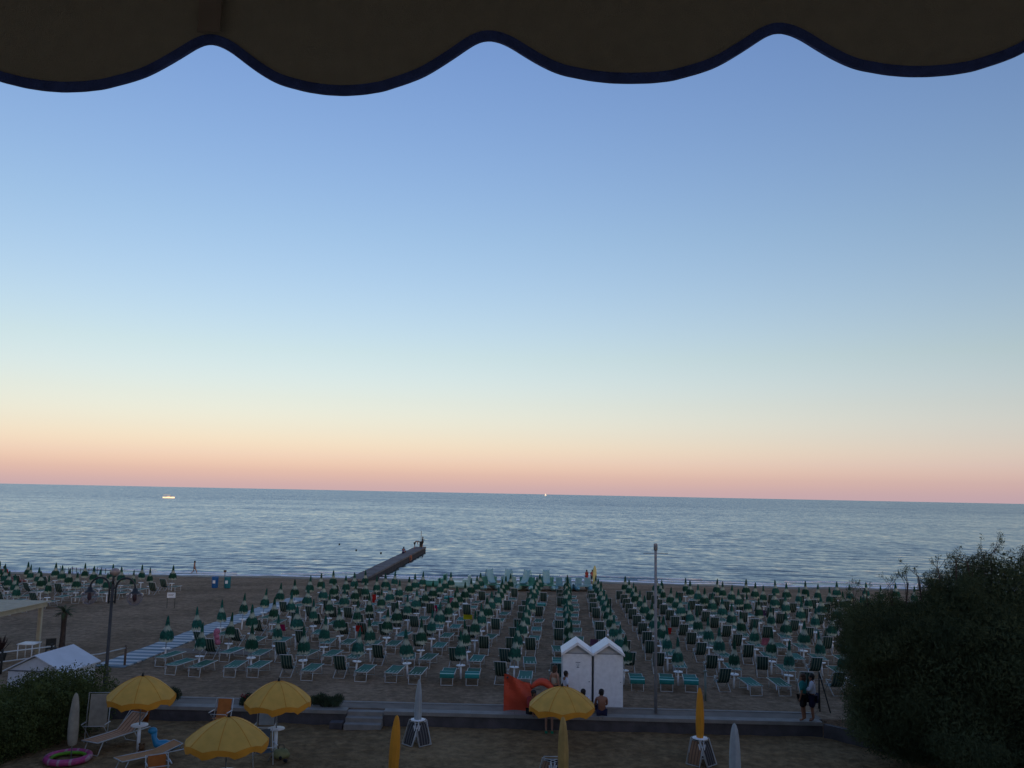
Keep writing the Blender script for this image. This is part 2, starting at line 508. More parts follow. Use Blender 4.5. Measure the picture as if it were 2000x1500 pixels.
def grid_obj(name, xs, ys, zfun, m, kind='structure', warp=None):
    X, Y = np.meshgrid(xs, ys)
    Z = zfun(X, Y)
    if warp is not None: Y = warp(X, Y)
    co = np.stack([X, Y, Z], -1).reshape(-1, 3)
    nx, ny = len(xs), len(ys)
    i = np.arange(ny - 1)[:, None] * nx + np.arange(nx - 1)[None, :]
    f = np.stack([i, i + 1, i + 1 + nx, i + nx], -1).reshape(-1, 4)
    o = link(name, fast_mesh(name, co, f, [m], smooth=True))
    o['kind'] = kind
    return o


xs = np.concatenate([np.linspace(-900, -62, 30), np.linspace(-60, 50, 320), np.linspace(52, 900, 30)])
ys = np.concatenate([[33.45], np.linspace(33.5, 110, 260), np.linspace(112, 170, 12)])


def sand_z(X, Y):
    sh = np.vectorize(shore_wob)(X)
    z = -0.000545 * np.maximum(0, Y - sh * np.clip((Y - 80) / 18, 0, 1) - 45) ** 2 + height_noise(X, Y) * np.clip((Y - 35.5) / 1.0, 0, 1) * np.clip((97 - Y) / 8, 0.15, 1)
    return np.where(Y < 33.47, -0.7, z)


grid_obj("beach_sand", xs, ys, sand_z, SAND, warp=lambda X, Y: Y + (0.285 - 0.02 * np.clip(X, -34, 14)) * np.clip((36.0 - Y) / 2.5, 0, 1))
xs2 = np.concatenate([np.linspace(-900, -30, 20), np.linspace(-28, 28, 220), np.linspace(30, 900, 20)])
ys2 = np.concatenate([np.linspace(-60, 20, 14), np.linspace(20.5, 33.9, 70)])
grid_obj("yard_sand", xs2, ys2, warp=lambda X, Y: Y + 0.2 * np.clip((Y - 33) / .9, 0, 1), m=YSAND, zfun=lambda X, Y: YARD + height_noise(X * 1.2, Y * 1.2) * 1.2 + 0 * X)

# sea: one sheet from the beach to the horizon, with real waves where they can be told apart
ws = []
for lam, amp, spread in ((9.0, 0.060, 0.30), (6.1, 0.050, 0.5), (4.3, 0.042, 0.7), (3.1, 0.034, 0.8), (2.3, 0.026, 0.9), (1.7, 0.020, 1.0)):
    for k in range(3):
        th = -PI / 2 + rng.normal(0, spread * 0.5)
        l2 = lam * rng.uniform(0.8, 1.2)
        ws.append((2 * PI / l2 * math.cos(th), 2 * PI / l2 * math.sin(th), amp * 0.26, rng.uniform(0, 6.28), l2))
ys = [93.0]
while ys[-1] < 900:
    ys.append(ys[-1] + 0.32 * (ys[-1] / 100.0) ** 1.55)
near_n = len(ys)
while ys[-1] < 60000:
    ys.append(ys[-1] * 1.16)
ys = np.array(ys)
us = np.concatenate([[-9.0, -3.0, -1.4], np.linspace(-0.95, 0.95, 420), [1.4, 3.0, 9.0]])
Yg, Ug = np.meshgrid(ys, us, indexing='ij')
Xg = Ug * Yg
spacing = (0.32 * (Yg / 100.0) ** 1.55)
Zg = np.zeros_like(Yg)
gust = 0.75 + 0.35 * np.sin(Xg * 0.021 + 2 * np.sin(Yg * 0.013)) * np.sin(Yg * 0.03 + 1.2 * np.sin(Xg * 0.009))
for kx, ky, a, ph, lam in ws:
    fade = np.clip((lam / spacing - 2.2) / 2.0, 0, 1)
    wv = np.sin(kx * Xg + ky * Yg + ph + 0.6 * np.sin(0.11 * Xg + ph) + 0.5 * np.sin(0.07 * Yg + 2 * ph))
    Zg += a * fade * (wv + 0.25 * np.cos(2 * (kx * Xg + ky * Yg + ph)))
Zg *= gust * np.clip((Yg - 95) / 12.0, 0.15, 1)
# a low swell line that steepens before the shore
sx = np.interp(Xg, np.linspace(-200, 200, 300), [shore_wob(v) for v in np.linspace(-200, 200, 300)])
for yc, wd, hgt, sd_ in ((103.5, 1.3, 0.17, 1.0), (111.5, 1.6, 0.13, 2.3)):
    along = np.clip(np.sin(Xg * 0.085 + sd_) + 0.6 * np.sin(Xg * 0.031 + 2 * sd_), 0, 1)
    Zg += hgt * along * np.exp(-((Yg - yc - sx * 1.2) / wd) ** 2)
Zg = np.where(Yg > 900, 0, Zg) + SEA
ny, nx = Zg.shape
co = np.stack([Xg, Yg, Zg], -1).reshape(-1, 3)
i = np.arange(ny - 1)[:, None] * nx + np.arange(nx - 1)[None, :]
f = np.stack([i, i + 1, i + 1 + nx, i + nx], -1).reshape(-1, 4)

SEA_K1, SEA_K2, SEA_K3, SEA_BIAS = (0.26, 0.28, 0.0), (0.14, 0.22, 0.0), (0.08, 0.12, 0.0), -0.098
SEAM = bpy.data.materials.new("sea_water"); SEAM.use_nodes = True
nt = SEAM.node_tree; p = nt.nodes["Principled BSDF"]
p.inputs["Base Color"].default_value = (0.055, 0.085, 0.082, 1)
p.inputs["Roughness"].default_value = 0.12
p.inputs["IOR"].default_value = 1.333
p.inputs["Specular IOR Level"].default_value = 0.5
geo = nt.nodes.new("ShaderNodeNewGeometry")


def vmath(op, a, b):
    n = nt.nodes.new("ShaderNodeVectorMath"); n.operation = op
    for q, inp in ((a, 0), (b, 1)):
        if isinstance(q, tuple): n.inputs[inp].default_value = q
        elif q is not None: nt.links.new(q, n.inputs[inp])
    return n.outputs[0]


def pnoise(scale3, det=3.0, rough=0.55):
    mp_ = nt.nodes.new("ShaderNodeMapping"); mp_.inputs["Scale"].default_value = scale3
    nt.links.new(geo.outputs["Position"], mp_.inputs["Vector"])
    n = nt.nodes.new("ShaderNodeTexNoise"); n.inputs["Scale"].default_value = 1.0
    n.inputs["Detail"].default_value = det; n.inputs["Roughness"].default_value = rough
    nt.links.new(mp_.outputs[0], n.inputs["Vector"])
    return n


gustn = pnoise((0.0045, 0.016, 0.0), 5.0, 0.6)
mr = nt.nodes.new("ShaderNodeMapRange"); mr.inputs[1].default_value = 0.34; mr.inputs[2].default_value = 0.66
mr.inputs[3].default_value = 0.78; mr.inputs[4].default_value = 1.12
nt.links.new(gustn.outputs["Fac"], mr.inputs[0])
r1 = vmath('SUBTRACT', pnoise((0.6, 1.3, 0.0), 4.0, 0.65).outputs["Color"], (0.5, 0.5, 0.5))
r2 = vmath('SUBTRACT', pnoise((0.62, 0.27, 0.0), 3.0, 0.6).outputs["Color"], (0.5, 0.5, 0.5))
r3 = vmath('SUBTRACT', pnoise((0.16, 0.075, 0.0), 3.0, 0.6).outputs["Color"], (0.5, 0.5, 0.5))
rs = vmath('ADD', vmath('ADD', vmath('MULTIPLY', r1, SEA_K1), vmath('MULTIPLY', r2, SEA_K2)), vmath('MULTIPLY', r3, SEA_K3))
rs = vmath('ADD', rs, (0.0, SEA_BIAS, 0.0))                                # wave fronts lean to the shore
sxyz = nt.nodes.new("ShaderNodeSeparateXYZ"); nt.links.new(geo.outputs["Position"], sxyz.inputs[0])
off = nt.nodes.new("ShaderNodeMapRange"); off.inputs[1].default_value = 120.0; off.inputs[2].default_value = 900.0     # rougher away from the sheltered shore
off.inputs[3].default_value = 0.9; off.inputs[4].default_value = 1.5
nt.links.new(sxyz.outputs[1], off.inputs[0])
gm = nt.nodes.new("ShaderNodeMath"); gm.operation = 'MULTIPLY'
nt.links.new(mr.outputs[0], gm.inputs[0]); nt.links.new(off.outputs[0], gm.inputs[1])
sc_ = nt.nodes.new("ShaderNodeVectorMath"); sc_.operation = 'SCALE'
nt.links.new(rs, sc_.inputs[0]); nt.links.new(gm.outputs[0], sc_.inputs["Scale"])
nrm = vmath('ADD', sc_.outputs[0], geo.outputs["Normal"])
nrm = vmath('NORMALIZE', nrm, None)
nt.links.new(nrm, p.inputs["Normal"])
sea_o = link("sea", fast_mesh("sea", co, f, [SEAM], smooth=True))
sea_o['kind'] = 'structure'

# foam along the waterline
FOAM = mat("foam", (0.85, 0.86, 0.84), 0.9, 0.2, 1.2)
mb = MB()
for off, wid, dens, sd_ in ((-0.1, 1.0, 1.0, 0.0), (1.9, 0.45, 0.55, 3.1), (4.6, 0.4, 0.35, 5.2)):
    xs_ = np.arange(-78, 62, 0.5)
    row = []
    for x in xs_:
        on = math.sin(x * 0.21 + sd_) + 0.7 * math.sin(x * 0.47 + 2 * sd_) + 0.5 * math.sin(x * 0.09 + sd_)
        w_ = wid * max(0.0, min(1.0, (on + dens * 2.2 - 0.9))) * (0.7 + 0.3 * math.sin(x * 1.7 + sd_))
        yc = SHORE + off + shore_wob(x) + 0.18 * math.sin(x * 0.9 + sd_)
        zb = SEA + (0.05 if off < 1 else 0.09)
        row.append((x, yc, w_, zb))
    for a, b in zip(row[:-1], row[1:]):
        if a[2] > 0.02 and b[2] > 0.02:
            mb.add([(a[0], a[1] - a[2] / 2, a[3]), (b[0], b[1] - b[2] / 2, b[3]), (b[0], b[1], b[3] + 0.12), (a[0], a[1], a[3] + 0.12),
                    (b[0], b[1] + b[2] / 2, b[3] - 0.03), (a[0], a[1] + a[2] / 2, a[3] - 0.03)], [(0, 1, 2, 3), (3, 2, 4, 5)], 0, True)
tag(mb.build("shore_foam", FOAM), kind='stuff')

# ------------------------------------------------------------------ hotel behind the camera with its awning, neighbour blocks added against low sun
Mh = Matrix.Rotation(-AX, 4, 'Z')


def hotel(name, x0, x1, y0, y1, h, label):
    r = root(name, label, "hotel", (0, 0, 0), -AX)
    mb = MB(); mb.box((x0, y0, YARD - 0.2), (x1, y1, h)); mb.build("wall", HOTELWALL, r)
    mb = MB()
    zf = 2.9
    while zf < h - 2.5:
        mb.box((x0 + 0.3, y1, zf - 0.2), (x1 - 0.3, y1 + 0.9, zf)); zf += 3.25
    mb.build("balcony_slab", CONCRETE, r)
    mb = MB(); mb.box((x0 - 0.3, y0 - 0.3, h), (x1 + 0.3, y1 + 0.3, h + 0.35)); mb.build("roof", CONCRETE, r)
    return r


hotel("hotel", -13, 11, -14, -0.75, 10.6, "cream hotel block whose balcony carries the scalloped awning")
hotel("hotel", -46, -13.3, -16, -3.0, 10.8, "added sun-blocking cream block beyond the dark green hedge")  # this and the next three: unseen blocks added to shade the beach
hotel("hotel", 11.3, 44, -16, -3.0, 10.2, "added sun-blocking cream block beyond the big feathery tree")
hotel("hotel", -125, -46.3, -17, -3.5, 12.6, "taller added sun-blocking cream block furthest beyond the hedge")  # stretched sideways so no sun leaks past onto the shore
hotel("hotel", 44.3, 80, -17, -3.5, 10.4, "added sun-blocking cream block furthest beyond the feathery tree")

AWN = mat("awning_cloth", (0.50, 0.42, 0.31), 0.9, 0.05, 40, bump=0.001, bscale=600, trans=0.11)
AWN_SEAM = mat("awning_seam", (0.34, 0.25, 0.19), 0.9, 0.12, 10, trans=0.02)
NAVYTRIM = mat("navy_binding", (0.09, 0.13, 0.36), 0.85, 0.2, 40, bump=0.0015, bscale=500)
aw = root("awning", "beige balcony awning with navy bound scalloped valance overhead", "awning", (0, 0, 0), -AX)
YA = 1.2 * math.cos(AX) + 0.0
tab_u = [0, .03, .06, .09, .13, .18, .23, .27, .36, .43, .5, .57, .64, .73, .78, .82, .87, .91, .94, .97, 1.0]
tab_d = [0, .03, .10, .20, .36, .545, .70, .79, .915, .975, 1.0, .985, .935, .79, .69, .575, .405, .26, .145, .045, 0]
SC_P, SC_0, Z_CUSP, SC_D = 0.4275, -0.5535, 8.8755, 0.081
s_ax = np.arange(-2.2, 2.2, 0.006)


def scallop(s):
    u = ((s - SC_0) / SC_P) % 1.0
    return Z_CUSP + 0.0115 * s + float(np.interp(s, [-.77, -.5535, -.34, -.126, .09, .30, .52], [.004, .0065, -.002, -.010, .001, 0, .0065])) - SC_D * float(np.interp(u, tab_u, tab_d))


zl = np.array([scallop(s) for s in s_ax])
zl = np.convolve(np.pad(zl, 1, mode='edge'), np.ones(3) / 3, mode='valid')
yo = [0.010 * math.sin(2 * PI * (s - SC_0) / SC_P * 0.5 + 0.6) + 0.004 * math.sin(s * 9) for s in s_ax]
TRIM = 0.0148
mb = MB()
mb.sheet([[(s, YA + yo[i] * k, z_ + TRIM * 0.4 + (9.13 - z_) * k2) for i, (s, z_) in enumerate(zip(s_ax, zl))] for k, k2 in ((1, 0), (0.7, .35), (0.3, .7), (0, 1))], 0, True, 0.0012)
mb.build("valance", AWN, aw)
mb = MB()
pts = [Vector((s, YA + yo[i], z_)) for i, (s, z_) in enumerate(zip(s_ax, zl))]
inner, outer = [], []
for i_, p_ in enumerate(pts):
    d_ = pts[min(i_ + 1, len(pts) - 1)] - pts[max(i_ - 1, 0)]
    n_ = Vector((-d_.z, 0, d_.x)).normalized()
    inner.append(p_ + n_ * TRIM); outer.append(p_)
g1 = [[p + Vector((0, -0.0025, 0)) for p in outer], [p + Vector((0, -0.0032, 0)) for p in [(a + b) / 2 for a, b in zip(inner, outer)]], [p + Vector((0, -0.0022, 0)) for p in inner]]
g2 = [[p + Vector((0, 0.0035, 0)) for p in inner], [p + Vector((0, 0.0035, 0)) for p in outer], g1[0]]
mb.sheet(g1, 0, True); mb.sheet(g2, 0, True)
mb.build("binding", NAVYTRIM, aw)
for s in (SC_0 + 0.003, SC_0 + 4 * SC_P, SC_0 - 4 * SC_P):
    mb = MB(); mb.box((s - 0.0175, YA - 0.0045, scallop(s) + 0.012), (s + 0.0175, YA - 0.0015, 9.13)); mb.build("seam", AWN_SEAM, aw)
mb = MB()
mb.sheet([[(s, YA + 0.02 - t * 1.9, 9.13 + t * 0.62 - 0.05 * math.sin(PI * t)) for s in np.linspace(-2.2, 2.2, 12)] for t in np.linspace(0, 1, 8)], 0, True, 0.0012)
mb.build("canopy", AWN, aw)
mb = MB(); mb.tube([(-2.2, YA + 0.01, 9.14), (2.2, YA + 0.01, 9.14)], 0.025, 8); mb.build("front_bar", WMETAL, aw)
for s in (-1.9, 1.9):
    mb = MB(); mb.tube([(s, YA, 9.12), (s, 0.25, 9.25), (s, -0.7, 9.5)], 0.018, 6); mb.build("arm", WMETAL, aw)

# ------------------------------------------------------------------ low wall, promenade, ramp
WALLY = 33.3
WT = -0.02                       # the wall's own turn


def wall_y(x):
    return WALLY + WT * x


def prism(mb, x0, x1, d0, d1, z0, z1, mi=0):
    vs = []
    for z in (z0, z1):
        vs += [(x0, wall_y(x0) + d0, z), (x1, wall_y(x1) + d0, z), (x1, wall_y(x1) + d1, z), (x0, wall_y(x0) + d1, z)]
    mb.add(vs, [(3, 2, 1, 0), (4, 5, 6, 7), (0, 1, 5, 4), (1, 2, 6, 5), (2, 3, 7, 6), (3, 0, 4, 7)], mi)


def low_wall(x0, x1, label):
    w = root("low_wall", label, "wall", (0, 0, 0))
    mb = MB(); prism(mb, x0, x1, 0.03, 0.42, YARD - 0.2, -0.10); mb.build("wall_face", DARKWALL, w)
    n = max(2, round((x1 - x0) / 1.6))
    src = None
    for k in range(n):
        a = x0 + (x1 - x0) * k / n + (0.004 if k else 0); b = x0 + (x1 - x0) * (k + 1) / n - 0.004
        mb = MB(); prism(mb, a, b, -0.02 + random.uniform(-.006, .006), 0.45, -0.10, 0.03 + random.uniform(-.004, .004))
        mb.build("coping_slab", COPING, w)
    return w


low_wall(-30.0, -5.95, "low dark wall with pale coping on the hedge side of the ramp")
low_wall(-4.55, 11.75, "low dark wall with pale coping in front of the white cabins")
mb = MB(); prism(mb, -30, 11.9, 0.46, 1.25, -0.15, 0.022)
tag(mb.build("promenade", CONCRETE), kind='structure')
mb = MB(); prism(mb, -30, 11.9, 1.26, 1.42, -0.15, 0.05)
tag(mb.build("promenade_kerb", COPING), kind='structure')
steps = bpy.data.objects.new("steps", None); C.objects.link(steps); steps['kind'] = 'structure'
xa, xb = -5.93, -4.57
for k in range(3):
    mb = MB(); prism(mb, xa, xb, .44 - .34 * (k + 1), .44 - .34 * k - .004, YARD - .2, -.03 - .145 * k)
    mb.build("step", COPING, steps)

mb = MB(); mb.box((-6.45, 32.85, YARD - .1), (-5.99, 33.25, YARD + 0.22))
tag(mb.build("stone_block", DARKWALL), "grey stone block at the wall end beside the ramp", "block")

# ------------------------------------------------------------------ striped walkway
walk = bpy.data.objects.new("walkway", None); C.objects.link(walk); walk['kind'] = 'structure'
walk.location = (-18.0, 41.4, 0); walk.rotation_euler = (0, 0, -0.058)
slab_me = {}
for c_, m_ in (("w", SLAB_WHITE), ("b", SLAB_BLUE)):
    mb = MB(); mb.box((-0.74, 0.015, -0.03), (0.74, 0.385, 0.035)); slab_me[c_] = mb.mesh("slab", m_)
for k in range(72):
    yy = 0.4 * k - 1.0
    o = link("slab", slab_me["w" if k % 2 else "b"], walk, (random.uniform(-.03, .03), yy, beach_z(41.4 + yy) + 0.015 + random.uniform(-.006, .006)), random.uniform(-.01, .01))
mb = MB()
mb.box((-0.5, 0, -0.05), (2.3, 1.25, 0.03)); mb.box((2.31, 0.02, -0.05), (5.0, 1.27, 0.03))
tag(mb.build("side_path", CONCRETE, None, (-17.0, 44.0, 0), -0.05), kind='structure')

# ------------------------------------------------------------------ beach furniture: closed umbrella
def pleat(seed, amp, n=8):
    rr = random.Random(seed)
    ph = rr.uniform(0, 6.28); w = [rr.uniform(0.75, 1.2) for _ in range(24)]

    def f(t, i):
        k = int((t / (2 * PI)) * 24) % 24
        return (1 + amp * math.cos(n * t + ph)) * (1 + (w[k] - 1) * min(1, i / 6) * 0.8)
    return f


UM_PROF = [(0.006, 2.12), (0.036, 2.04), (0.055, 1.92), (0.068, 1.80), (0.078, 1.70), (0.092, 1.61), (0.118, 1.51), (0.165, 1.42), (0.215, 1.31), (0.235, 1.20), (0.240, 1.08), (0.252, 1.0), (0.245, 0.93)]
UM_MI = [0] * 12


def canopy_mb(seed):
    mb = MB()
    rr = random.Random(seed)
    n = 24
    pl = pleat(seed, 0.17, 11)
    sq = rr.uniform(0.86, 1.14)
    o = len(mb.v)
    hem = [rr.uniform(-0.075, 0.045) for _ in range(n)]
    for i_, (r, z) in enumerate(UM_PROF):
        for k in range(n):
            t = 2 * PI * k / n
            r2 = r * pl(t, i_) * sq * (1.0 if i_ < 6 else rr.uniform(0.95, 1.05))
            mb.v.append((r2 * math.cos(t), r2 * math.sin(t), z + (hem[k] if i_ >= len(UM_PROF) - 2 else 0)))
    for i_ in range(len(UM_PROF) - 1):
        for k in range(n):
            k2 = (k + 1) % n
            mb.f.append((o + i_ * n + k, o + (i_ + 1) * n + k, o + (i_ + 1) * n + k2, o + i_ * n + k2)); mb.m.append(UM_MI[i_]); mb.sm.append(True)
    return mb


def umb_parts():
    p_ = MB(); p_.tube([(0, 0, -0.15), (0, 0, 1.6)], 0.019, 6)
    t_ = MB(); t_.lathe([(0.02, 0.615), (0.20, 0.615), (0.205, 0.60), (0.20, 0.585), (0.02, 0.585)], 16)
    l_ = MB(); l_.tube([(0, 0, -0.1), (0, 0, 0.585)], 0.042, 8)
    return p_, t_, l_


um_near, um_far = [], []
for sd_ in range(5):
    r = root("closed_umbrella", "", "umbrella")
    canopy_mb(sd_).build("canopy", CANOPY, r)
    p_, t_, l_ = umb_parts()
    p_.build("pole", GREY_METAL, r); t_.build("table_top", WHITE, r); l_.build("post", WHITE, r)
    um_near.append(r)
    mb = canopy_mb(sd_ + 20)
    p_, t_, l_ = umb_parts()
    for q, mi in ((p_, 3), (t_, 2), (l_, 2)):
        mb.add(q.v, q.f, mi, False)
    o = mb.build("closed_umbrella", [CANOPY, CANOPY, WHITE, GREY_METAL]); tag(o, "", "umbrella")
    um_far.append(o)

# ------------------------------------------------------------------ sun lounger (head towards the camera, -y) and deck chair (back to the camera)
TR = 0.018


def lounger_parts(hood, sag=0.02):
    W, y0, y1, h = 0.285, -1.2, 0.48, 0.41
    fr = MB()
    fr.tube([(-W, y0, h), (-W, y1, h), (W, y1, h), (W, y0, h), (-W, y0, h)], TR, 6)
    la, lb = MB(), MB()
    la.tube([(-W + .03, y0 + .06, h), (-W + .035, y0 + .0, 0.012), (W - .035, y0 + .0, 0.012), (W - .03, y0 + .06, h)], TR, 6)
    lb.tube([(-W + .02, y1 - .35, h), (-W + .03, y1 - .15, 0.0), (W - .03, y1 - .15, 0.0), (W - .02, y1 - .35, h)], TR, 6)
    sl = MB()
    sl.sheet([[(x, y0 + t * (y1 - y0), h + 0.014 - sag * (1 - (x / W) ** 2) + 0.05 * max(0, 0.3 - t) * (1 if not hood else 0)) for x in (-W, -.15, 0, .15, W)] for t in (0, .12, .3, .5, .7, .85, 1)], 0, True, 0.006)
    hd = MB()
    if hood:
        hd.sheet([[(x, yy, zz) for x in (-W - .02, 0, W + .02)] for yy, zz in ((y0 + .42, h + .10), (y0 + .22, h + .15), (y0 + .02, h + .10), (y0 - .06, h - .03), (y0 - .05, h - .09))], 0, True, 0.006)
    else:
        hd.sheet([[(-W - .03, y0 + .05 + k * .17, h - 0.02 - q * .17) for k in (0, .5, 1)] for q in (0, .5, 1)], 0, True, 0.006)
        hd.tube([(-W - .03, y0 + .05, h - .18), (-W - .03, y0 + .24, h + .02)], 0.012, 5)
    return fr, la, lb, sl, hd


def deck_parts():
    W = 0.27
    bf = MB(); bf.tube([(-W, 0.55, 0.03), (-W, -0.52, 1.0), (W, -0.52, 1.0), (W, 0.55, 0.03)], TR, 6)
    bf.tube([(-W, 0.5, 0.32), (W, 0.5, 0.32)], TR, 6)
    rf = MB(); rf.tube([(-W + .03, 0.45, 0.52), (-W + .03, -0.42, 0.02), (W - .03, -0.42, 0.02), (W - .03, 0.45, 0.52)], TR, 6)
    ar = []
    for s in (-1, 1):
        a_ = MB(); a_.tube([(s * (W + .02), -0.28, 0.62), (s * (W + .02), 0.25, 0.56), (s * (W + .02), 0.32, 0.42)], 0.018, 6); ar.append(a_)
    sl = MB()
    prof = [(-0.52, 1.0), (-0.42, 0.80), (-0.30, 0.58), (-0.12, 0.38), (0.1, 0.29), (0.3, 0.30), (0.5, 0.335)]
    sl.sheet([[(x, y, z - 0.012 * (1 - (x / W) ** 2)) for x in (-W + .025, -.12, 0, .12, W - .025)] for y, z in prof], 0, True, 0.006)
    return bf, rf, ar, sl


def join(lst):
    mb = MB()
    for q, mi in lst:
        for f_, s_ in zip(q.f, q.sm):
            mb.f.append(tuple(i_ + len(mb.v) for i_ in f_)); mb.m.append(mi); mb.sm.append(s_)
        mb.v.extend(q.v)
    return mb


lo_near, lo_far = {}, {}
for hood in (False, True):
    r = root("sun_lounger", "", "sun lounger")
    fr, la, lb, sl, hd = lounger_parts(hood)
    fr.build("frame", WMETAL, r); la.build("leg", WMETAL, r); lb.build("leg", WMETAL, r)
    sl.build("sling", SLING, r); hd.build("sunshade", HOOD if hood else WHITEC, r)
    lo_near[hood] = r
    o = join([(fr, 0), (la, 0), (lb, 0), (sl, 1), (hd, 2)]).build("sun_lounger", [WMETAL, SLING, HOOD if hood else WHITEC]); tag(o, "", "sun lounger")
    lo_far[hood] = o
r = root("deck_chair", "", "deck chair")
bf, rf, ar, sl = deck_parts()
bf.build("back_frame", WMETAL, r); rf.build("leg", WMETAL, r)
for a_ in ar: a_.build("armrest", WMETAL, r)
sl.build("sling", SLING_DARK, r)
dk_near = r
o = join([(bf, 0), (rf, 0), (ar[0], 0), (ar[1], 0), (sl, 1)]).build("deck_chair", [WMETAL, SLING_DARK]); tag(o, "", "deck chair")
dk_far = o

ORD = ["zeroth", "first", "second", "third", "fourth", "fifth", "sixth", "seventh", "eighth", "ninth", "tenth", "eleventh", "twelfth", "thirteenth", "fourteenth", "fifteenth", "sixteenth", "seventeenth", "eighteenth", "nineteenth", "twentieth", "twenty-first", "twenty-second"]
used = set()


def place(src, loc, rz, label, group, tilt=(0, 0)):
    if src.name not in used:
        used.add(src.name)
        src.location = loc; src.rotation_euler = (tilt[0], tilt[1], rz); src['label'] = label; src['group'] = group
        return src
    return dup(src, loc, rz, label, group, tilt)


Ri = (Matrix.Rotation(PI / 2 + pitch, 3, 'X') @ Matrix.Rotation(0.02, 3, 'Z')).transposed()


def px(P):                       # where a point lands, only to leave out what the photo shows nothing of
    q = Ri @ (Vector(P) - Vector((0, 0, EYE)))
    return 1000 - 1676 * q.x / q.z, 750 + 1676 * q.y / q.z


FRONT = {-6: "LL", -5: "LL", -4: "DL", -3: "DL", -2: "LL", -1: "HH", 0: "DL", 1: "DH", 2: "HH", 3: "HH", 4: "DL", 5: "LD", 6: "DL"}
F0 = Vector((0.35, 39.25, 0))
for k in range(-7, 14):
    for r_ in range(0, 11):
        if k == -7 and r_ == 0: continue
        b_ = 3.24 * r_ - (1.5 if k == -7 else 0)
        P = F0 + E1 * (2.38 * k + random.uniform(-.06, .06)) + E2 * (b_ + random.uniform(-.12, .12))
        P.z = beach_z(P.y)
        X, Y = px(P + Vector((0, 0, 1.0)))
        if X > 1700 and not (r_ >= 9 and X < 1800): continue
        near = r_ <= 4
        col = k + 8
        um = random.choice(um_near if near else um_far)
        place(um, P, random.uniform(0, 6.28), f"closed green and white umbrella, {ORD[r_ + 1]} row from the low wall, {ORD[col]} column from the walkway",
              "closed green and white beach umbrellas", (random.gauss(0, .035), random.gauss(0, .035)))
        if k == -7:
            kinds = "L" if r_ % 2 else ("D" if r_ % 4 else "")
            kinds = "-" + kinds if kinds else "--"
        elif r_ == 0:
            kinds = FRONT[k]
        else:
            a_ = random.random(); c_ = random.random()
            if k >= 2:
                kinds = ("D" if a_ < 0.85 else "L") + ("L" if c_ < 0.85 else "D")
            elif k >= 0:
                kinds = ("D" if a_ < 0.6 else "H" if a_ < .7 else "L") + ("L" if c_ < 0.8 else "H" if c_ < .93 else "D")
            else:
                kinds = ("D" if a_ < 0.5 else "L") + ("L" if c_ < 0.68 else "H" if c_ < .75 else "D")
        for side, kd in zip((-1, 1), kinds):
            if kd in " -": continue
            Q = P + E1 * (side * 0.53 + random.uniform(-.05, .05)) + E2 * (random.uniform(-.15, .15) - (0.15 if kd != "D" else 0.55))
            Q.z = beach_z(Q.y)
            wh = "walkway side" if side < 0 else "tree side"
            if kd == "D":
                place(dk_near if near else dk_far, Q, -AX + random.gauss(0, .06), f"deck chair in the {ORD[r_ + 1]} row from the wall, {wh} of {ORD[col]} umbrella from walkway", "dark striped deck chairs facing the sea", (beach_z(Q.y + .5) - beach_z(Q.y - .5), 0))
            else:
                place((lo_near if near else lo_far)[kd == "H"], Q, -AX + random.gauss(0, .05), f"sun lounger in the {ORD[r_ + 1]} row from the wall, {wh} of {ORD[col]} umbrella from walkway", "green sun loungers under the umbrellas", (beach_z(Q.y + .5) - beach_z(Q.y - .5), 0))

# the second field beyond the walkway, on the hedge side
for k in range(0, 10):
    for r_ in range(0, 6):
        P = Vector((-28.35, 73.6, 0)) + E1 * (-2.5 * k + random.uniform(-.1, .1)) + E2 * (-3.3 * r_ + random.uniform(-.15, .15))
        if r_ >= 4 and k < 1: continue
        P.z = beach_z(P.y)
        X, Y = px(P + Vector((0, 0, 1.0)))
        if X < -15: continue
        place(random.choice(um_far), P, random.uniform(0, 6.28), f"closed green umbrella beyond the walkway, {ORD[r_ + 1]} row from the sea, {ORD[k + 1]} column from the walkway", "closed green and white beach umbrellas", (random.gauss(0, .02), random.gauss(0, .02)))
        for side in (-1, 1):
            if random.random() < 0.12: continue
            kd = "D" if random.random() < (0.6 if side < 0 else 0.25) else "L"
            Q = P + E1 * (side * 0.55 + random.uniform(-.06, .06)) + E2 * (random.uniform(-.2, .2) - 0.3)
            Q.z = beach_z(Q.y)
            wh = "hedge side" if side < 0 else "walkway side"
            lab = f"{'deck chair' if kd == 'D' else 'sun lounger'} beyond the walkway, {ORD[r_ + 1]} row from the sea, {wh} of {ORD[k + 1]} umbrella"
            place(dk_far if kd == "D" else lo_far[False], Q, -AX + random.gauss(0, .12), lab, "dark striped deck chairs facing the sea" if kd == "D" else "green sun loungers under the umbrellas", (beach_z(Q.y + .5) - beach_z(Q.y - .5), 0))

for src in um_near + um_far + list(lo_near.values()) + list(lo_far.values()) + [dk_near, dk_far]:
    if src.name not in used:
        for ch in list(src.children): bpy.data.objects.remove(ch)
        bpy.data.objects.remove(src)


# towels and small things among the loungers
def towel(name, P, w, h, m, label, cat, rz=0.0, lean=0.25):
    mb = MB()
    mb.sheet([[(x, lean * (1 - t) + 0.02 * math.sin(9 * x + 4 * t), t * h) for x in np.linspace(-w / 2, w / 2, 6)] for t in np.linspace(0, 1, 5)], 0, True, 0.012)
    tag(mb.build(name, m, None, P, rz), label, cat)


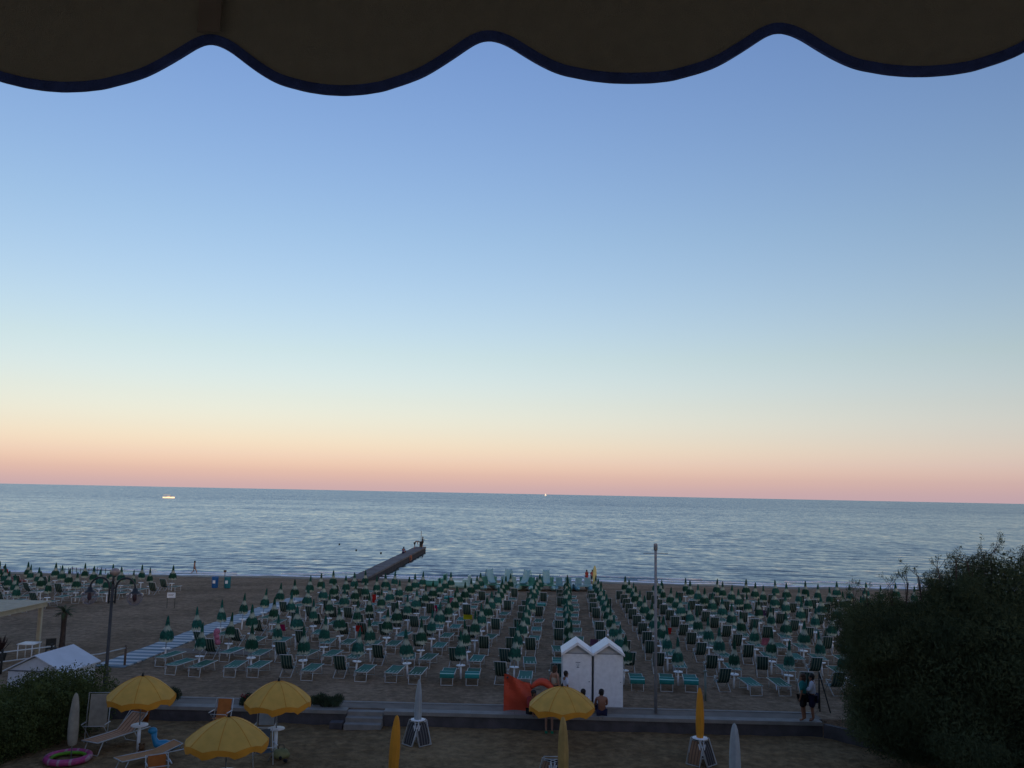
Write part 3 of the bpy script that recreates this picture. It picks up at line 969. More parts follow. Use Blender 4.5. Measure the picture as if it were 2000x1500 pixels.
towel("towel", (-2.45, 54.4, 0.40), 0.55, 0.32, YELLOWSIGN, "small bright yellow towel hung on a lounger in the crowded rows", "towel")
towel("towel", (-9.95, 65.4, -0.08), 0.28, 0.62, REDTOWEL, "narrow red towel hanging among the crowded far umbrellas", "towel")
towel("towel", (-5.05, 59.3, 0.2), 0.6, 0.42, MAGENTA, "magenta towel draped among the crowded far umbrellas", "towel")
towel("towel", (-8.15, 48.4, 0.5), 0.35, 0.35, REDTOWEL, "red towel over a lounger midway through the crowded rows", "towel")
towel("towel", (-2.1, 48.0, 0.33), 0.9, 0.34, PURPLEC, "dull purple towel spread on a lounger midway down the field", "towel", 0.2, 0.7)
for px_, py_, pz_, w_, h_, m_, lab_ in ((-6.3, 43.0, .38, .5, .3, PINKTOWEL, "faded pink towel folded over a lounger behind the ramp"), (4.6, 46.0, .40, .5, .36, PURPLEC, "dull purple towel on a deck chair above the cabins"),
                                         (9.2, 50.5, .35, .45, .4, REDTOWEL, "red towel hanging between umbrellas beyond the tall pole"), (13.9, 47.2, .4, .5, .4, PINKTOWEL, "pale pink towel among umbrellas short of the tree"),
                                         (-12.6, 49.0, .35, .5, .38, MAGENTA, "magenta towel on a chair close to the walkway"), (-4.0, 64.5, .12, .6, .4, PINKTOWEL, "pink towel far down the field before the pedal boats"),
                                         (17.5, 60.0, .25, .5, .4, PURPLEC, "dark purple towel far off above the standing pair"), (-8.9, 57.5, .28, .4, .45, WHITEC, "white shirt hung on an umbrella pole midway down the field")):
    towel("towel" if "towel" in lab_ else "shirt", (px_, py_, pz_), w_, h_, m_, lab_, "towel" if "towel" in lab_ else "shirt")
mb = MB()
for q in range(5):
    mb.ball((random.uniform(-.12, .12), random.uniform(-.08, .08), 0.12 * q + .08), random.uniform(.11, .17), 6)
tag(mb.build("swim_float", PINKTOWEL, None, (-13.9, 42.6, 0.75)), "crumpled pink swim float hung under the umbrellas near the walkway", "float")


# ------------------------------------------------------------------ people
def person(name, label, loc, rz, J, skin, clothes, hair, hairc=None, fingers=False, group=None, scale=1.0):
    """J: joint name -> (x, y, z). One skinned body, clothing and hair as children."""
    base = dict(pelvis=.115, waist=.105, chest=.125, neck=.05, skull=.088, crown=.075, sL=.06, eL=.042, wL=.029, hL=.034, sR=.06, eR=.042, wR=.029, hR=.034,
                tL=.085, kL=.056, aL=.040, fL=.032, tR=.085, kR=.056, aR=.040, fR=.032, nose=.018)
    E = [("pelvis", "waist"), ("waist", "chest"), ("chest", "neck"), ("neck", "skull"), ("skull", "crown"), ("chest", "sL"), ("sL", "eL"), ("eL", "wL"), ("wL", "hL"),
         ("chest", "sR"), ("sR", "eR"), ("eR", "wR"), ("wR", "hR"), ("pelvis", "tL"), ("tL", "kL"), ("kL", "aL"), ("aL", "fL"), ("pelvis", "tR"), ("tR", "kR"), ("kR", "aR"), ("aR", "fR"), ("skull", "nose")]
    J = {k_: Vector(v_) for k_, v_ in J.items()}
    if "nose" not in J:
        fwd = (J["fL"] - J["aL"]); fwd.z = 0
        fwd = fwd.normalized() if fwd.length > 1e-3 else Vector((0, 1, 0))
        J["nose"] = J["skull"] + fwd * 0.105

    def skinned(nm, joints, edges, radii, m, parent=None, sub=1):
        me = bpy.data.meshes.new(nm)
        idx = {k_: i_ for i_, k_ in enumerate(joints)}
        me.from_pydata([joints[k_] for k_ in joints], [(idx[a], idx[b]) for a, b in edges], [])
        me.materials.append(m)
        o = bpy.data.objects.new(nm, me); C.objects.link(o); o.parent = parent
        mod = o.modifiers.new("skin", 'SKIN'); mod.use_smooth_shade = True
        sv = me.skin_vertices[0].data
        for k_, i_ in idx.items():
            rr = radii[k_]
            sv[i_].radius = rr if isinstance(rr, tuple) else (rr, rr)
            sv[i_].use_root = (i_ == 0)
        md = o.modifiers.new("sub", 'SUBSURF'); md.levels = sub; md.render_levels = sub
        return o
    rad = dict(base)
    rad["chest"] = (.15, .105); rad["waist"] = (.125, .095); rad["pelvis"] = (.14, .11)
    Jb, Eb = dict(J), list(E)
    if fingers:
        for s in "LR":
            d_ = (J["h" + s] - J["w" + s]).normalized()
            sd2 = d_.cross(Vector((0, 1, 0)));
            sd2 = sd2.normalized() if sd2.length > .1 else Vector((1, 0, 0))
            for q, (off, ln) in enumerate(((-.027, .062), (-.009, .075), (.009, .07), (.026, .055))):
                a = J["h" + s] + sd2 * off + d_ * .03
                Jb[f"g{s}{q}"] = a + d_ * ln * .5; Jb[f"i{s}{q}"] = a + d_ * ln + Vector((0, .012, 0))
                Eb += [("h" + s, f"g{s}{q}"), (f"g{s}{q}", f"i{s}{q}")]; rad[f"g{s}{q}"] = .0095; rad[f"i{s}{q}"] = .008
            Jb[f"u{s}"] = J["h" + s] + sd2 * -.045 + d_ * .02 + Vector((0, .02, 0)); Eb.append(("h" + s, f"u{s}")); rad[f"u{s}"] = .011
    # pelvis first: it is the skin root
    order = {"pelvis": Jb["pelvis"]}; order.update({k_: v_ for k_, v_ in Jb.items() if k_ != "pelvis"})
    body = skinned("person", order, Eb, rad, skin)
    body.location = loc; body.rotation_euler = (0, 0, rz); body.scale = (scale,) * 3
    tag(body, label, "person", group)
    for nm, chain, grow, m in clothes:
        js, es = {}, []
        for a, b in chain:
            for q in (a, b):
                if q not in js: js[q] = J[q] if q in J else None
            es.append((a, b))
        rc = {q: ((rad[q][0] + grow, rad[q][1] + grow) if isinstance(rad[q], tuple) else rad[q] + grow) for q in js}
        skinned(nm, js, es, rc, m, body)
    if hair:
        mb = MB()
        c0 = J["crown"]; dirn = (J["crown"] - J["neck"]).normalized()
        fw = (J["nose"] - J["skull"]).normalized()
        mb.ball(c0 - fw * 0.02 + dirn * 0.0, 0.105, 8, 0, (1.0, 1.02, 0.92))
        if hair == "long":
            mb.ball(J["skull"] - fw * 0.05 - dirn * 0.02, 0.10, 8, 0, (1.05, .9, 1.25))
            mb.ball(J["neck"] - fw * 0.055, 0.075, 8, 0, (1.2, .7, 1.5))
        else:
            mb.ball(J["skull"] - fw * 0.035, 0.093, 8, 0, (1.0, .95, 1.0))
        mb.build("hair", hairc or HAIR, body)
        mb = MB()
        sd2 = fw.cross(dirn).normalized()
        for s in (-1, 1):
            mb.ball(J["skull"] + fw * 0.082 + sd2 * 0.033 * s + dirn * 0.028, 0.012, 5)
        mb.build("eyes", HAIR, body)
        mb = MB()
        for s in (-1, 1):
            mb.ball(J["skull"] + sd2 * 0.092 * s, 0.026, 6, 0, (.6, 1, 1.2))
        mb.build("ears", skin, body)
    return body


STAND = dict(pelvis=(0, 0, .93), waist=(0, 0, 1.10), chest=(0, 0, 1.32), neck=(0, .01, 1.47), skull=(0, .03, 1.56), crown=(0, .02, 1.63),
             sL=(-.17, 0, 1.40), eL=(-.23, -.02, 1.13), wL=(-.23, .08, .90), hL=(-.23, .11, .82), sR=(.17, 0, 1.40), eR=(.23, -.02, 1.13), wR=(.23, .08, .90), hR=(.23, .11, .82),
             tL=(-.09, 0, .88), kL=(-.10, .02, .49), aL=(-.10, -.02, .09), fL=(-.11, .13, .035), tR=(.09, 0, .88), kR=(.10, .02, .49), aR=(.10, -.02, .09), fR=(.11, .13, .035))
SHIRT = [("chest", "waist"), ("waist", "pelvis"), ("chest", "sL"), ("chest", "sR"), ("sL", "eL"), ("sR", "eR")]
SHIRT_LONG = SHIRT + [("eL", "wL"), ("eR", "wR")]
SKIRT = [("pelvis", "tL"), ("pelvis", "tR"), ("tL", "kL"), ("tR", "kR")]
SHORTS = [("pelvis", "tL"), ("pelvis", "tR")]


def P_(**kw):
    d = dict(STAND); d.update(kw); return d


# the two people standing at the end of the wall
person("person", "person in white shirt and navy skirt standing with folded arms at the wall end", (11.43, 33.18, 0.03), 1.15,
       P_(eL=(-.24, .06, 1.14), wL=(-.06, .20, 1.15), hL=(.03, .22, 1.17), eR=(.24, .06, 1.14), wR=(.06, .22, 1.12), hR=(-.03, .24, 1.13)),
       SKIN_TAN, [("shirt", SHIRT_LONG, .036, WHITEC), ("skirt", SKIRT, .065, NAVY)], "short", HAIR, True)
person("person", "person in teal top and black trousers standing beside the one in white", (11.10, 33.2, 0.03), 0.9,
       P_(eL=(-.25, -.03, 1.12), wL=(-.25, .02, .88), hL=(-.25, .05, .80)),
       SKIN_TAN, [("shirt", SHIRT, .034, TEAL), ("trousers", SKIRT, .045, BLACKC)], "long", HAIR_BROWN, True)
# bare-backed man sitting on the promenade edge, back to the camera (he faces the sea)
SITB = dict(pelvis=(0, 0, .12), waist=(0, -.03, .30), chest=(0, .02, .53), neck=(0, .06, .69), skull=(0, .09, .78), crown=(0, .08, .85),
            sL=(-.19, .03, .62), eL=(-.23, .12, .36), wL=(-.12, .32, .30), hL=(-.06, .38, .31), sR=(.19, .03, .62), eR=(.23, .12, .36), wR=(.12, .32, .30), hR=(.06, .38, .31),
            tL=(-.09, .05, .11), kL=(-.16, .42, .36), aL=(-.12, .62, .06), fL=(-.13, .75, .03), tR=(.09, .05, .11), kR=(.16, .42, .36), aR=(.12, .62, .06), fR=(.13, .75, .03))
person("person", "shirtless person in navy shorts sitting on the wall, back turned, beside the white cabin", (3.6, 33.42, 0.04), 0.1, SITB, SKIN_TAN,
       [("shorts", SHORTS + [("tL", "kL"), ("tR", "kR")], .02, NAVY)], "short", HAIR, True)
# one mostly behind the yellow umbrella
person("person", "person sitting on the wall mostly hidden behind the yellow umbrella in front of the cabins", (2.92, 33.42, 0.03), 0.2, SITB, SKIN_TAN,
       [("shirt", SHIRT, .02, WHITEC), ("shorts", SHORTS, .02, BLACKC)], "short", HAIR)
person("person", "dark haired boy in pale shirt standing behind the yellow umbrella", (2.28, 34.02, 0.03), -1.2, P_(), SKIN_TAN,
       [("shirt", SHIRT, .022, WHITEC), ("shorts", SKIRT, .02, NAVY)], "short", HAIR, scale=.86)
person("person", "brown haired person standing close beside the white cabin corner", (1.86, 34.05, 0.03), -0.9,
       P_(), SKIN, [("vest", [("chest", "waist"), ("waist", "pelvis")], .02, BEIGE), ("shorts", SKIRT, .02, BLACKC)], "long", HAIR_BROWN, scale=.98)
# facing the camera, legs over the wall
SITF = dict(pelvis=(0, 0, .12), waist=(0, 0, .30), chest=(0, .05, .52), neck=(0, .10, .67), skull=(0, .15, .75), crown=(0, .14, .82),
            sL=(-.18, .06, .61), eL=(-.24, .16, .38), wL=(-.16, .36, .24), hL=(-.14, .43, .21), sR=(.18, .06, .61), eR=(.24, .16, .38), wR=(.16, .36, .24), hR=(.14, .43, .21),
            tL=(-.09, .05, .11), kL=(-.11, .44, .10), aL=(-.11, .50, -.40), fL=(-.11, .62, -.46), tR=(.09, .05, .11), kR=(.11, .44, .10), aR=(.11, .48, -.40), fR=(.11, .60, -.46))
person("person", "person in red top sitting low beside the crumpled orange sheet", (0.98, 33.45, 0.02), PI + 0.5,
       dict(SITF, kL=(-.12, .40, .32), aL=(-.11, .30, .05), fL=(-.11, .42, .03), kR=(.12, .40, .32), aR=(.11, .30, .05), fR=(.11, .42, .03)),
       SKIN_TAN, [("shirt", SHIRT_LONG, .024, REDC), ("trousers", SKIRT, .025, BLACKC)], "short", HAIR)
pl_ = person("person", "person with legs hanging over the wall under the yellow umbrella, green sandals", (1.62, 33.52, 0.03), PI, SITF, SKIN,
             [("shirt", SHIRT, .02, WHITEC), ("shorts", SHORTS + [("tL", "kL"), ("tR", "kR")], .02, BLACKC)], "long", HAIR_BROWN)
mb = MB()
for s in (-1, 1): mb.box((s * .11 - .045, .46, -.52), (s * .11 + .045, .72, -.485))
mb.build("sandals", mat("green_rubber", (0.01, 0.25, 0.12), .6, .1), pl_)
# walker at the waterline, mid stride
person("person", "person in pale dress walking along the waterline beyond the bins", (-35.1, 97.9, -1.5), -PI / 2 + 0.1,
       P_(kL=(-.09, .22, .50), aL=(-.09, .34, .12), fL=(-.09, .47, .08), kR=(.09, -.06, .47), aR=(.09, -.40, .14), fR=(.09, -.30, .05), wL=(-.2, -.18, .92), wR=(.2, .2, .95), hL=(-.2, -.2, .84), hR=(.2, .24, .88)),
       SKIN_TAN, [("dress", [("chest", "waist"), ("waist", "pelvis"), ("pelvis", "tL"), ("pelvis", "tR")], .03, mat("lilac_cloth", (.3, .28, .34), .8, .1))], "short", HAIR, scale=.9)
for dx, lab in ((0, "red clothed person standing at the waterline beside the yellow board"), (.62, "second red clothed person at the waterline, nearest the yellow board")):
    person("person", lab, (8.72 + dx, 97.2, -1.5), 0.6 - dx, P_(), SKIN_TAN, [("shirt", SHIRT, .02, REDC), ("shorts", SKIRT, .02, REDC if dx == 0 else BLACKC)], "short", HAIR, scale=.86)
# two in red on the far field
for dx, lab in ((0, "person in dark red top sitting far off beyond the pergola, outermost"), (1.0, "person in dark red top sitting far off, nearest the lamp post")):
    person("person", lab, (-44.6 + dx, 75.8, beach_z(75) + .55), 0.3, SITB, SKIN_TAN, [("shirt", SHIRT, .03, REDC), ("shorts", SHORTS, .02, BLACKC)], "short", HAIR, scale=1.15)
mb = MB()
mb.lathe([(0.02, -2.2), (0.25, -1.7), (0.34, -0.6), (0.34, 0.8), (0.24, 1.7), (0.02, 2.2)], 10, 0, M=Matrix.Translation((0, -.3, .32)) @ Matrix.Rotation(PI / 2, 4, 'Y'))
mb.lathe([(0.02, -2.2), (0.25, -1.7), (0.34, -0.6), (0.34, 0.8), (0.24, 1.7), (0.02, 2.2)], 10, 0, M=Matrix.Translation((0, .9, .32)) @ Matrix.Rotation(PI / 2, 4, 'Y'))
mb.box((-.7, -.4, .55), (.7, 1.0, .66)); mb.box((-.25, -.3, .66), (.25, .9, .95))
tag(mb.build("rescue_boat", mat("dull_red_paint", (.22, .07, .06), .5, .15), None, (-44.1, 75.4, beach_z(75.4)), 0.05), "dull red twin hulled rowing boat on the far sand", "boat")

# ------------------------------------------------------------------ white cabins
def cabin(x0, label, logo=False):
    w, d, h = 1.205, 1.25, 2.06
    y0 = 34.62
    r = root("beach_cabin", label, "cabin", (x0 + w / 2, y0, 0.0), -0.03, "white beach cabins")
    mb = MB()
    mb.box((-w / 2 + .03, 0.02, 0), (w / 2 - .03, d, h))
    mb.add([(-w / 2 + .03, 0.02, h), (w / 2 - .03, 0.02, h), (0, 0.02, h + .32), (-w / 2 + .03, d, h), (w / 2 - .03, d, h), (0, d, h + .32)], [(0, 1, 2), (5, 4, 3)])
    mb.build("wall", mat("cabin_gable", (.52, .53, .54), .6, .05), r)
    mb = MB(); mb.box((-w / 2 + .045, -0.012, 0.06), (w / 2 - .045, 0.018, h - .03)); dr = mb.build("door", WHITE, r)
    mb = MB(); mb.ball((w / 2 - .13, -.03, 1.0), .022, 6); mb.build("handle", GREY_METAL, dr)
    mb = MB(); mb.box((-w / 2 + .01, -0.022, h - .028), (w / 2 - .01, 0.016, h + .012)); mb.build("lintel", mat("cabin_trim", (.30, .31, .33), .6, .05), r)
    for s in (-1, 1):
        mb = MB()
        e = Vector((s * (w / 2 + .015), 0, h - .04)); t = Vector((s * 0.002, 0, h + .38)); n = Vector((0, 0, .05))
        mb.add([e + Vector((0, -.14, 0)), t + Vector((0, -.14, 0)), t + Vector((0, d + .1, 0)), e + Vector((0, d + .1, 0)),
                e + Vector((0, -.14, 0)) + n, t + Vector((0, -.14, 0)) + n, t + Vector((0, d + .1, 0)) + n, e + Vector((0, d + .1, 0)) + n],
               [(0, 1, 2, 3), (7, 6, 5, 4), (0, 4, 5, 1), (1, 5, 6, 2), (2, 6, 7, 3), (3, 7, 4, 0)])
        mb.build("roof", WHITE, r)
        mb = MB()
        mb.add([e + Vector((0, -.165, -.04)), t + Vector((0, -.165, -.05)), t + Vector((0, -.165, .06)), e + Vector((0, -.165, .06)),
                e + Vector((0, -.142, -.04)), t + Vector((0, -.142, -.05)), t + Vector((0, -.142, .06)), e + Vector((0, -.142, .06))],
               [(0, 1, 2, 3), (7, 6, 5, 4), (0, 4, 5, 1), (1, 5, 6, 2), (2, 6, 7, 3), (3, 7, 4, 0)])
        mb.build("bargeboard", WHITE, r)
    if logo:
        lg = mat("grey_print", (.22, .24, .27), .7, .05)
        mb = MB()
        M_ = Matrix.Translation((0.03, -.016, 1.62)) @ Matrix.Rotation(PI / 2, 4, 'X')
        mb.lathe([(.035, 0), (.05, 0), (.05, .004), (.035, .004), (.035, 0)], 14, 0, M=M_)
        mb.box((-.06, -.019, 1.70), (.12, -.013, 1.725)); mb.box((-.02, -.019, 1.51), (.08, -.013, 1.54)); mb.box((.018, -.0185, 1.53), (.042, -.0135, 1.58))
        mb.build("emblem", lg, r)


cabin(2.16, "white wooden beach cabin with small grey emblem on its door", True)
cabin(3.385, "white wooden beach cabin with plain door, beside the shirtless sitter")

# ------------------------------------------------------------------ poles, posts, trestle
r = root("tall_pole", "tall grey pole with thin crossbar standing on the promenade", "pole", (5.72, 33.95, 0.02))
mb = MB(); mb.tube([(0, 0, 0), (0, 0, 6.1)], [.062, .052], 10); mb.build("shaft", mat("weathered_grey_pole", (.24, .24, .25), .8, .2, 3), r)
mb = MB(); mb.lathe([(.01, 6.1), (.075, 6.1), (.08, 6.3), (.06, 6.36), (.01, 6.37)], 10); mb.build("cap", GREY_METAL, r)
mb = MB(); mb.tube([(-.48, 0, 5.98), (.48, 0, 5.98)], .012, 6); mb.build("crossbar", GREY_METAL, r)
mb = MB(); mb.tube([(0, 0, 0), (0, 0, 1.15)], .045, 8); mb.box((-.07, -.07, 1.15), (.07, .07, 1.19))
tag(mb.build("short_post", mat("grey_green_paint", (.16, .2, .18), .7, .15), None, (8.12, 36.2, 0)), "short grey green post standing alone on sand near the wall", "post")
r = root("trestle", "dark wooden trestle of leaning poles beside the standing pair", "trestle", (12.25, 34.75, 0))
for a, b in (((0, 0, 1.5), (.02, .05, 0)), ((0, 0, 1.5), (.36, -.15, 0)), ((0, 0, 1.5), (.15, .55, 0))):
    mb = MB(); mb.tube([a, b], .024, 6); mb.build("leg", DARKWOOD, r)

# ------------------------------------------------------------------ lamp post
r = root("street_lamp", "dark lamp post with two curved arms and hanging globes above the hedge", "lamp", (-15.75, 35.0, 0), -AX)
mb = MB(); mb.tube([(0, 0, 0), (0, 0, 0.9), (0, 0, 1.0), (0, 0, 4.3)], [.10, .10, .07, .055], 10); mb.build("pole", mat("lamp_pole", (.05, .05, .052), .6, .2), r)
mb = MB()
for s in (-1, 1):
    mb.tube([(s * .13, 0, 3.55), (s * .13, 0, 4.05)] + [(s * (.53 - .40 * math.cos(t)), 0, 4.15 + .40 * math.sin(t)) for t in np.linspace(0, PI, 12)] + [(s * .93, 0, 4.05)], .038, 8)
mb.tube([(-.15, 0, 3.62), (.15, 0, 3.62)], .03, 6); mb.tube([(-.15, 0, 4.15), (.15, 0, 4.15)], .035, 6)
mb.build("arm", DARK_METAL, r)
for s in (-1, 1):
    mb = MB()
    mb.lathe([(.02, .16), (.09, .14), (.12, .06), (.30, .0), (.33, -.07), (.27, -.28), (.16, -.42), (.02, -.46)], 16, 0, M=Matrix.Translation((s * .93, 0, 3.95)))
    g = mb.build("globe", GLASS_GLOBE, r)
    mb = MB(); mb.lathe([(.02, .22), (.09, .21), (.11, .10), (.20, .06), (.22, .03), (.21, .02)], 16, 0, M=Matrix.Translation((s * .93, 0, 3.952))); mb.build("lamp_cap", DARK_METAL, g)
    mb = MB(); mb.lathe([(.02, .0), (.075, -.04), (.085, -.2), (.04, -.3), (.01, -.31)], 10, 0, M=Matrix.Translation((s * .93, 0, 3.95))); mb.build("bulb", mat('lamp_bulb', (.06, .03, .035), .5, .1), g)
mb = MB(); mb.tube([(0, 0, 4.3), (0, 0, 4.62)], .05, 8); mb.build("neck", DARK_METAL, r)
mb = MB(); mb.ball((.04, .02, 4.78), .19, 10, 0, (1, 1, .85)); mb.build("top_globe", mat("pinkish_globe", (.30, .24, .22), .25, .05, spec=.5), r)

# ------------------------------------------------------------------ pergola, shed and rail behind the hedge
r = root("pergola", "cream wooden pergola with slatted roof behind the hedge", "pergola", (-22.9, 39.6, 0), -.04)
for x, y in ((-.12, .1), (-.12, 3.6), (-5.0, .1), (-5.0, 3.6)):
    mb = MB(); mb.box((x - .08, y - .08, 0), (x + .08, y + .08, 2.2)); mb.build("post", CREAMWOOD, r)
for x in (-.12, -5.0):
    mb = MB(); mb.box((x - .07, -.3, 2.2), (x + .07, 4.0, 2.43)); mb.build("beam", CREAMWOOD, r)
for y in (-.15, 1.8, 3.85):
    mb = MB(); mb.box((-5.4, y - .06, 2.31), (.0 - .0, y + .06, 2.40)) if False else mb.box((-4.92, y - .06, 2.25), (-.2, y + .06, 2.40)); mb.build("crossbeam", CREAMWOOD, r)
for k in range(22):
    y = -.32 + k * .2
    mb = MB(); mb.box((-5.5, y, 2.435), (.12, y + .165, 2.475 + random.uniform(0, .006))); mb.build("slat", CREAMWOOD, r)
r = root("garden_shed", "low white shed with pale gabled roof poking above the hedge", "shed", (-18.55, 35.0, -.12), -.10)
mb = MB()
mb.box((-1.12, 0, 0), (1.12, 2.3, 1.02)); mb.add([(-1.12, 0, 1.02), (1.12, 0, 1.02), (0, 0, 1.56), (-1.12, 2.3, 1.02), (1.12, 2.3, 1.02), (0, 2.3, 1.56)], [(0, 1, 2), (5, 4, 3)])
mb.build("wall", mat("shed_wall", (.56, .57, .60), .7, .06), r)
mb = MB(); mb.box((-1.14, -.03, .98), (1.14, -.003, 1.03)); mb.build("trim", mat("shed_trim", (.14, .15, .17), .6, .1), r)
for s in (-1, 1):
    mb = MB()
    e = Vector((s * 1.28, -.12, .97)); t = Vector((s * .002, -.12, 1.60)); n = Vector((0, 0, .045)); D_ = Vector((0, 2.55, 0))
    mb.add([e, t, t + D_, e + D_, e + n, t + n, t + D_ + n, e + D_ + n], [(0, 1, 2, 3), (7, 6, 5, 4), (0, 4, 5, 1), (1, 5, 6, 2), (2, 6, 7, 3), (3, 7, 4, 0)])
    mb.build("roof", GREYROOF, r)


def rail(pts, zs, label, posts, m=WMETAL, pm=WOOD):
    r = root("hand_rail", label, "railing", (0, 0, 0))
    for z in zs:
        mb = MB(); mb.tube([(p[0], p[1], z) for p in pts], .028, 6); mb.build("rail", m, r)
    for p in posts:
        mb = MB(); mb.tube([(p[0], p[1], -.05), (p[0], p[1], max(zs) + .12)], .055, 8); mb.build("post", pm, r)


rail([(-24.0, 36.6), (-21.9, 38.5), (-20.55, 40.15)], (.52, .92), "double white handrail leading up beside the pergola", [(-23.6, 36.95), (-21.9, 38.5), (-20.6, 40.1)], pm=DARKWOOD)
rail([(-19.2, 38.0), (-17.95, 39.1), (-17.48, 40.75)], (.82,), "single pale rail ending at a wooden post by the walkway", [(-19.1, 38.1), (-17.5, 40.7)])
r = root("cafe_table", "small white table under the pergola beside the spiky plant", "table", (-22.6, 41.9, 0))
mb = MB(); mb.box((-.38, -.38, .70), (.38, .38, .74)); mb.build("table_top", WHITE, r)
for sx_ in (-1, 1):
    for sy_ in (-1, 1):
        mb = MB(); mb.tube([(sx_ * .33, sy_ * .33, 0), (sx_ * .33, sy_ * .33, .70)], .025, 6); mb.build("leg", WHITE, r)
r = root("cafe_chair", "dark chair beside the small white table under the pergola", "chair", (-21.75, 42.3, 0), .6)
mb = MB(); mb.box((-.22, -.22, .43), (.22, .22, .47)); mb.build("seat", DARKWOOD, r)
mb = MB(); mb.box((-.22, .19, .55), (.22, .22, .86)); mb.build("backrest", DARKWOOD, r)
for sx_ in (-1, 1):
    for sy_ in (-1, 1):
        mb = MB(); mb.tube([(sx_ * .2, sy_ * .2, 0), (sx_ * .2, sy_ * .2, .43 if sy_ < 0 else .86)], .018, 6); mb.build("leg", DARKWOOD, r)


# ------------------------------------------------------------------ plants
def leaf_cloud(name, centres, radii, n, ln, wd, m, parent=None, up=0.0, hollow=0.55, seed=1, clip=None, core=True):
    """n leaf-sized quads scattered in and on ellipsoid lobes"""
    g = np.random.default_rng(seed)
    cs, rs = np.array(centres, float), np.array(radii, float)
    vol = rs.prod(1) ** (2 / 3)
    pick = g.choice(len(cs), n, p=vol / vol.sum())
    d = g.normal(size=(n, 3)); d /= np.linalg.norm(d, axis=1)[:, None]
    rad = (hollow + (1 - hollow) * g.random(n) ** 0.6) * g.normal(1, .07, n)
    pos = cs[pick] + d * rs[pick] * rad[:, None]
    if clip is not None:
        pos = pos[clip(pos)]; n = len(pos); d = d[:n]
    ax = g.normal(size=(n, 3)) * .8 + d * .6; ax[:, 2] += up
    ax /= np.linalg.norm(ax, axis=1)[:, None]
    sdv = np.cross(ax, g.normal(size=(n, 3))); sdv /= np.linalg.norm(sdv, axis=1)[:, None] + 1e-9
    L = ln * g.uniform(.5, 1.4, n)[:, None]; W = wd * g.uniform(.6, 1.3, n)[:, None]
    v = np.stack([pos - ax * L * .5, pos + sdv * W * .5, pos + ax * L * .5, pos - sdv * W * .5], 1).reshape(-1, 3)
    f_ = np.arange(4 * n).reshape(-1, 4)
    o = link(name, fast_mesh(name, v, f_, [m]), parent)
    return o


# big feathery tree at the end of the wall
r = root("feathery_tree", "big dark feathery tree at the end of the low wall", "tree", (.18, 0, 0))
mb = MB()
for a, b, c_, w in (((16.2, 28.2, -.5), (15.9, 28.3, 1.6), (14.0, 28.6, 4.2), .2), ((16.6, 28.4, -.5), (16.9, 28.3, 2.0), (18.2, 28.4, 5.2), .2),
                    ((16.4, 28.0, -.5), (15.7, 27.4, 1.6), (13.2, 27.6, 3.6), .16), ((16.5, 28.6, -.5), (16.6, 29.0, 2.4), (15.8, 29.4, 5.4), .17), ((16.4, 28.1, -.5), (15.4, 28.9, 1.0), (12.8, 30.0, 2.4), .14)):
    pts_ = [Vector(a).lerp(Vector(b), t) * (1 - t) + Vector(b).lerp(Vector(c_), t) * t for t in np.linspace(0, 1, 7)]
    mb.tube(pts_, [w * (1 - .75 * t) for t in np.linspace(0, 1, 7)], 7)
mb.build("trunk", BARK, r)
lobes = [((16.0, 28.0, 2.6), (4.4, 3.2, 3.2)), ((12.9, 29.2, 2.4), (1.9, 1.9, 2.2)), ((12.5, 28.8, 3.6), (1.5, 1.6, 1.15)), ((12.1, 29.3, 4.05), (1.25, 1.4, 1.0)), ((14.4, 28.4, 4.45), (1.6, 1.7, 1.4)), ((16.2, 28.0, 5.1), (2.1, 1.8, 1.55)), ((18.4, 28.0, 4.9), (2.2, 2.0, 1.8)),
         ((12.8, 29.6, 1.0), (1.6, 1.8, 1.3)), ((20.3, 28, 3.4), (2.2, 2.4, 2.6)), ((14.9, 27.2, 1.3), (2.6, 2.0, 1.8)), ((17.4, 26.4, 1.2), (2.8, 2.0, 2.1)), ((15.2, 26.6, 3.4), (2.0, 1.6, 1.6)), ((13.9, 30.0, 3.4), (1.6, 1.6, 1.4))]
small = []
g_ = np.random.default_rng(8)
for _ in range(150):
    c_, rr_ = lobes[g_.integers(len(lobes))]
    d_ = g_.normal(size=3); d_ /= np.linalg.norm(d_)
    p_ = np.array(c_) + d_ * np.array(rr_) * .95
    if p_[2] > -.2:
        s_ = g_.uniform(.35, .75); small.append((p_, (s_, s_, s_ * .8)))
leaf_cloud("crown", [c for c, _ in lobes] + [c for c, _ in small], [q for _, q in lobes] + [q for _, q in small], 430000, .14, .021, LEAF_TREE, r, up=.5, hollow=.35, seed=3, clip=lambda p: p[:, 2] > YARD)
leaf_cloud("inner_foliage", [c for c, _ in lobes], [tuple(k * .86 for k in q) for _, q in lobes], 150000, .18, .045, LEAF_TREE, r, up=.3, hollow=.45, seed=13, clip=lambda p: p[:, 2] > YARD)
tw = MB()
tips = []
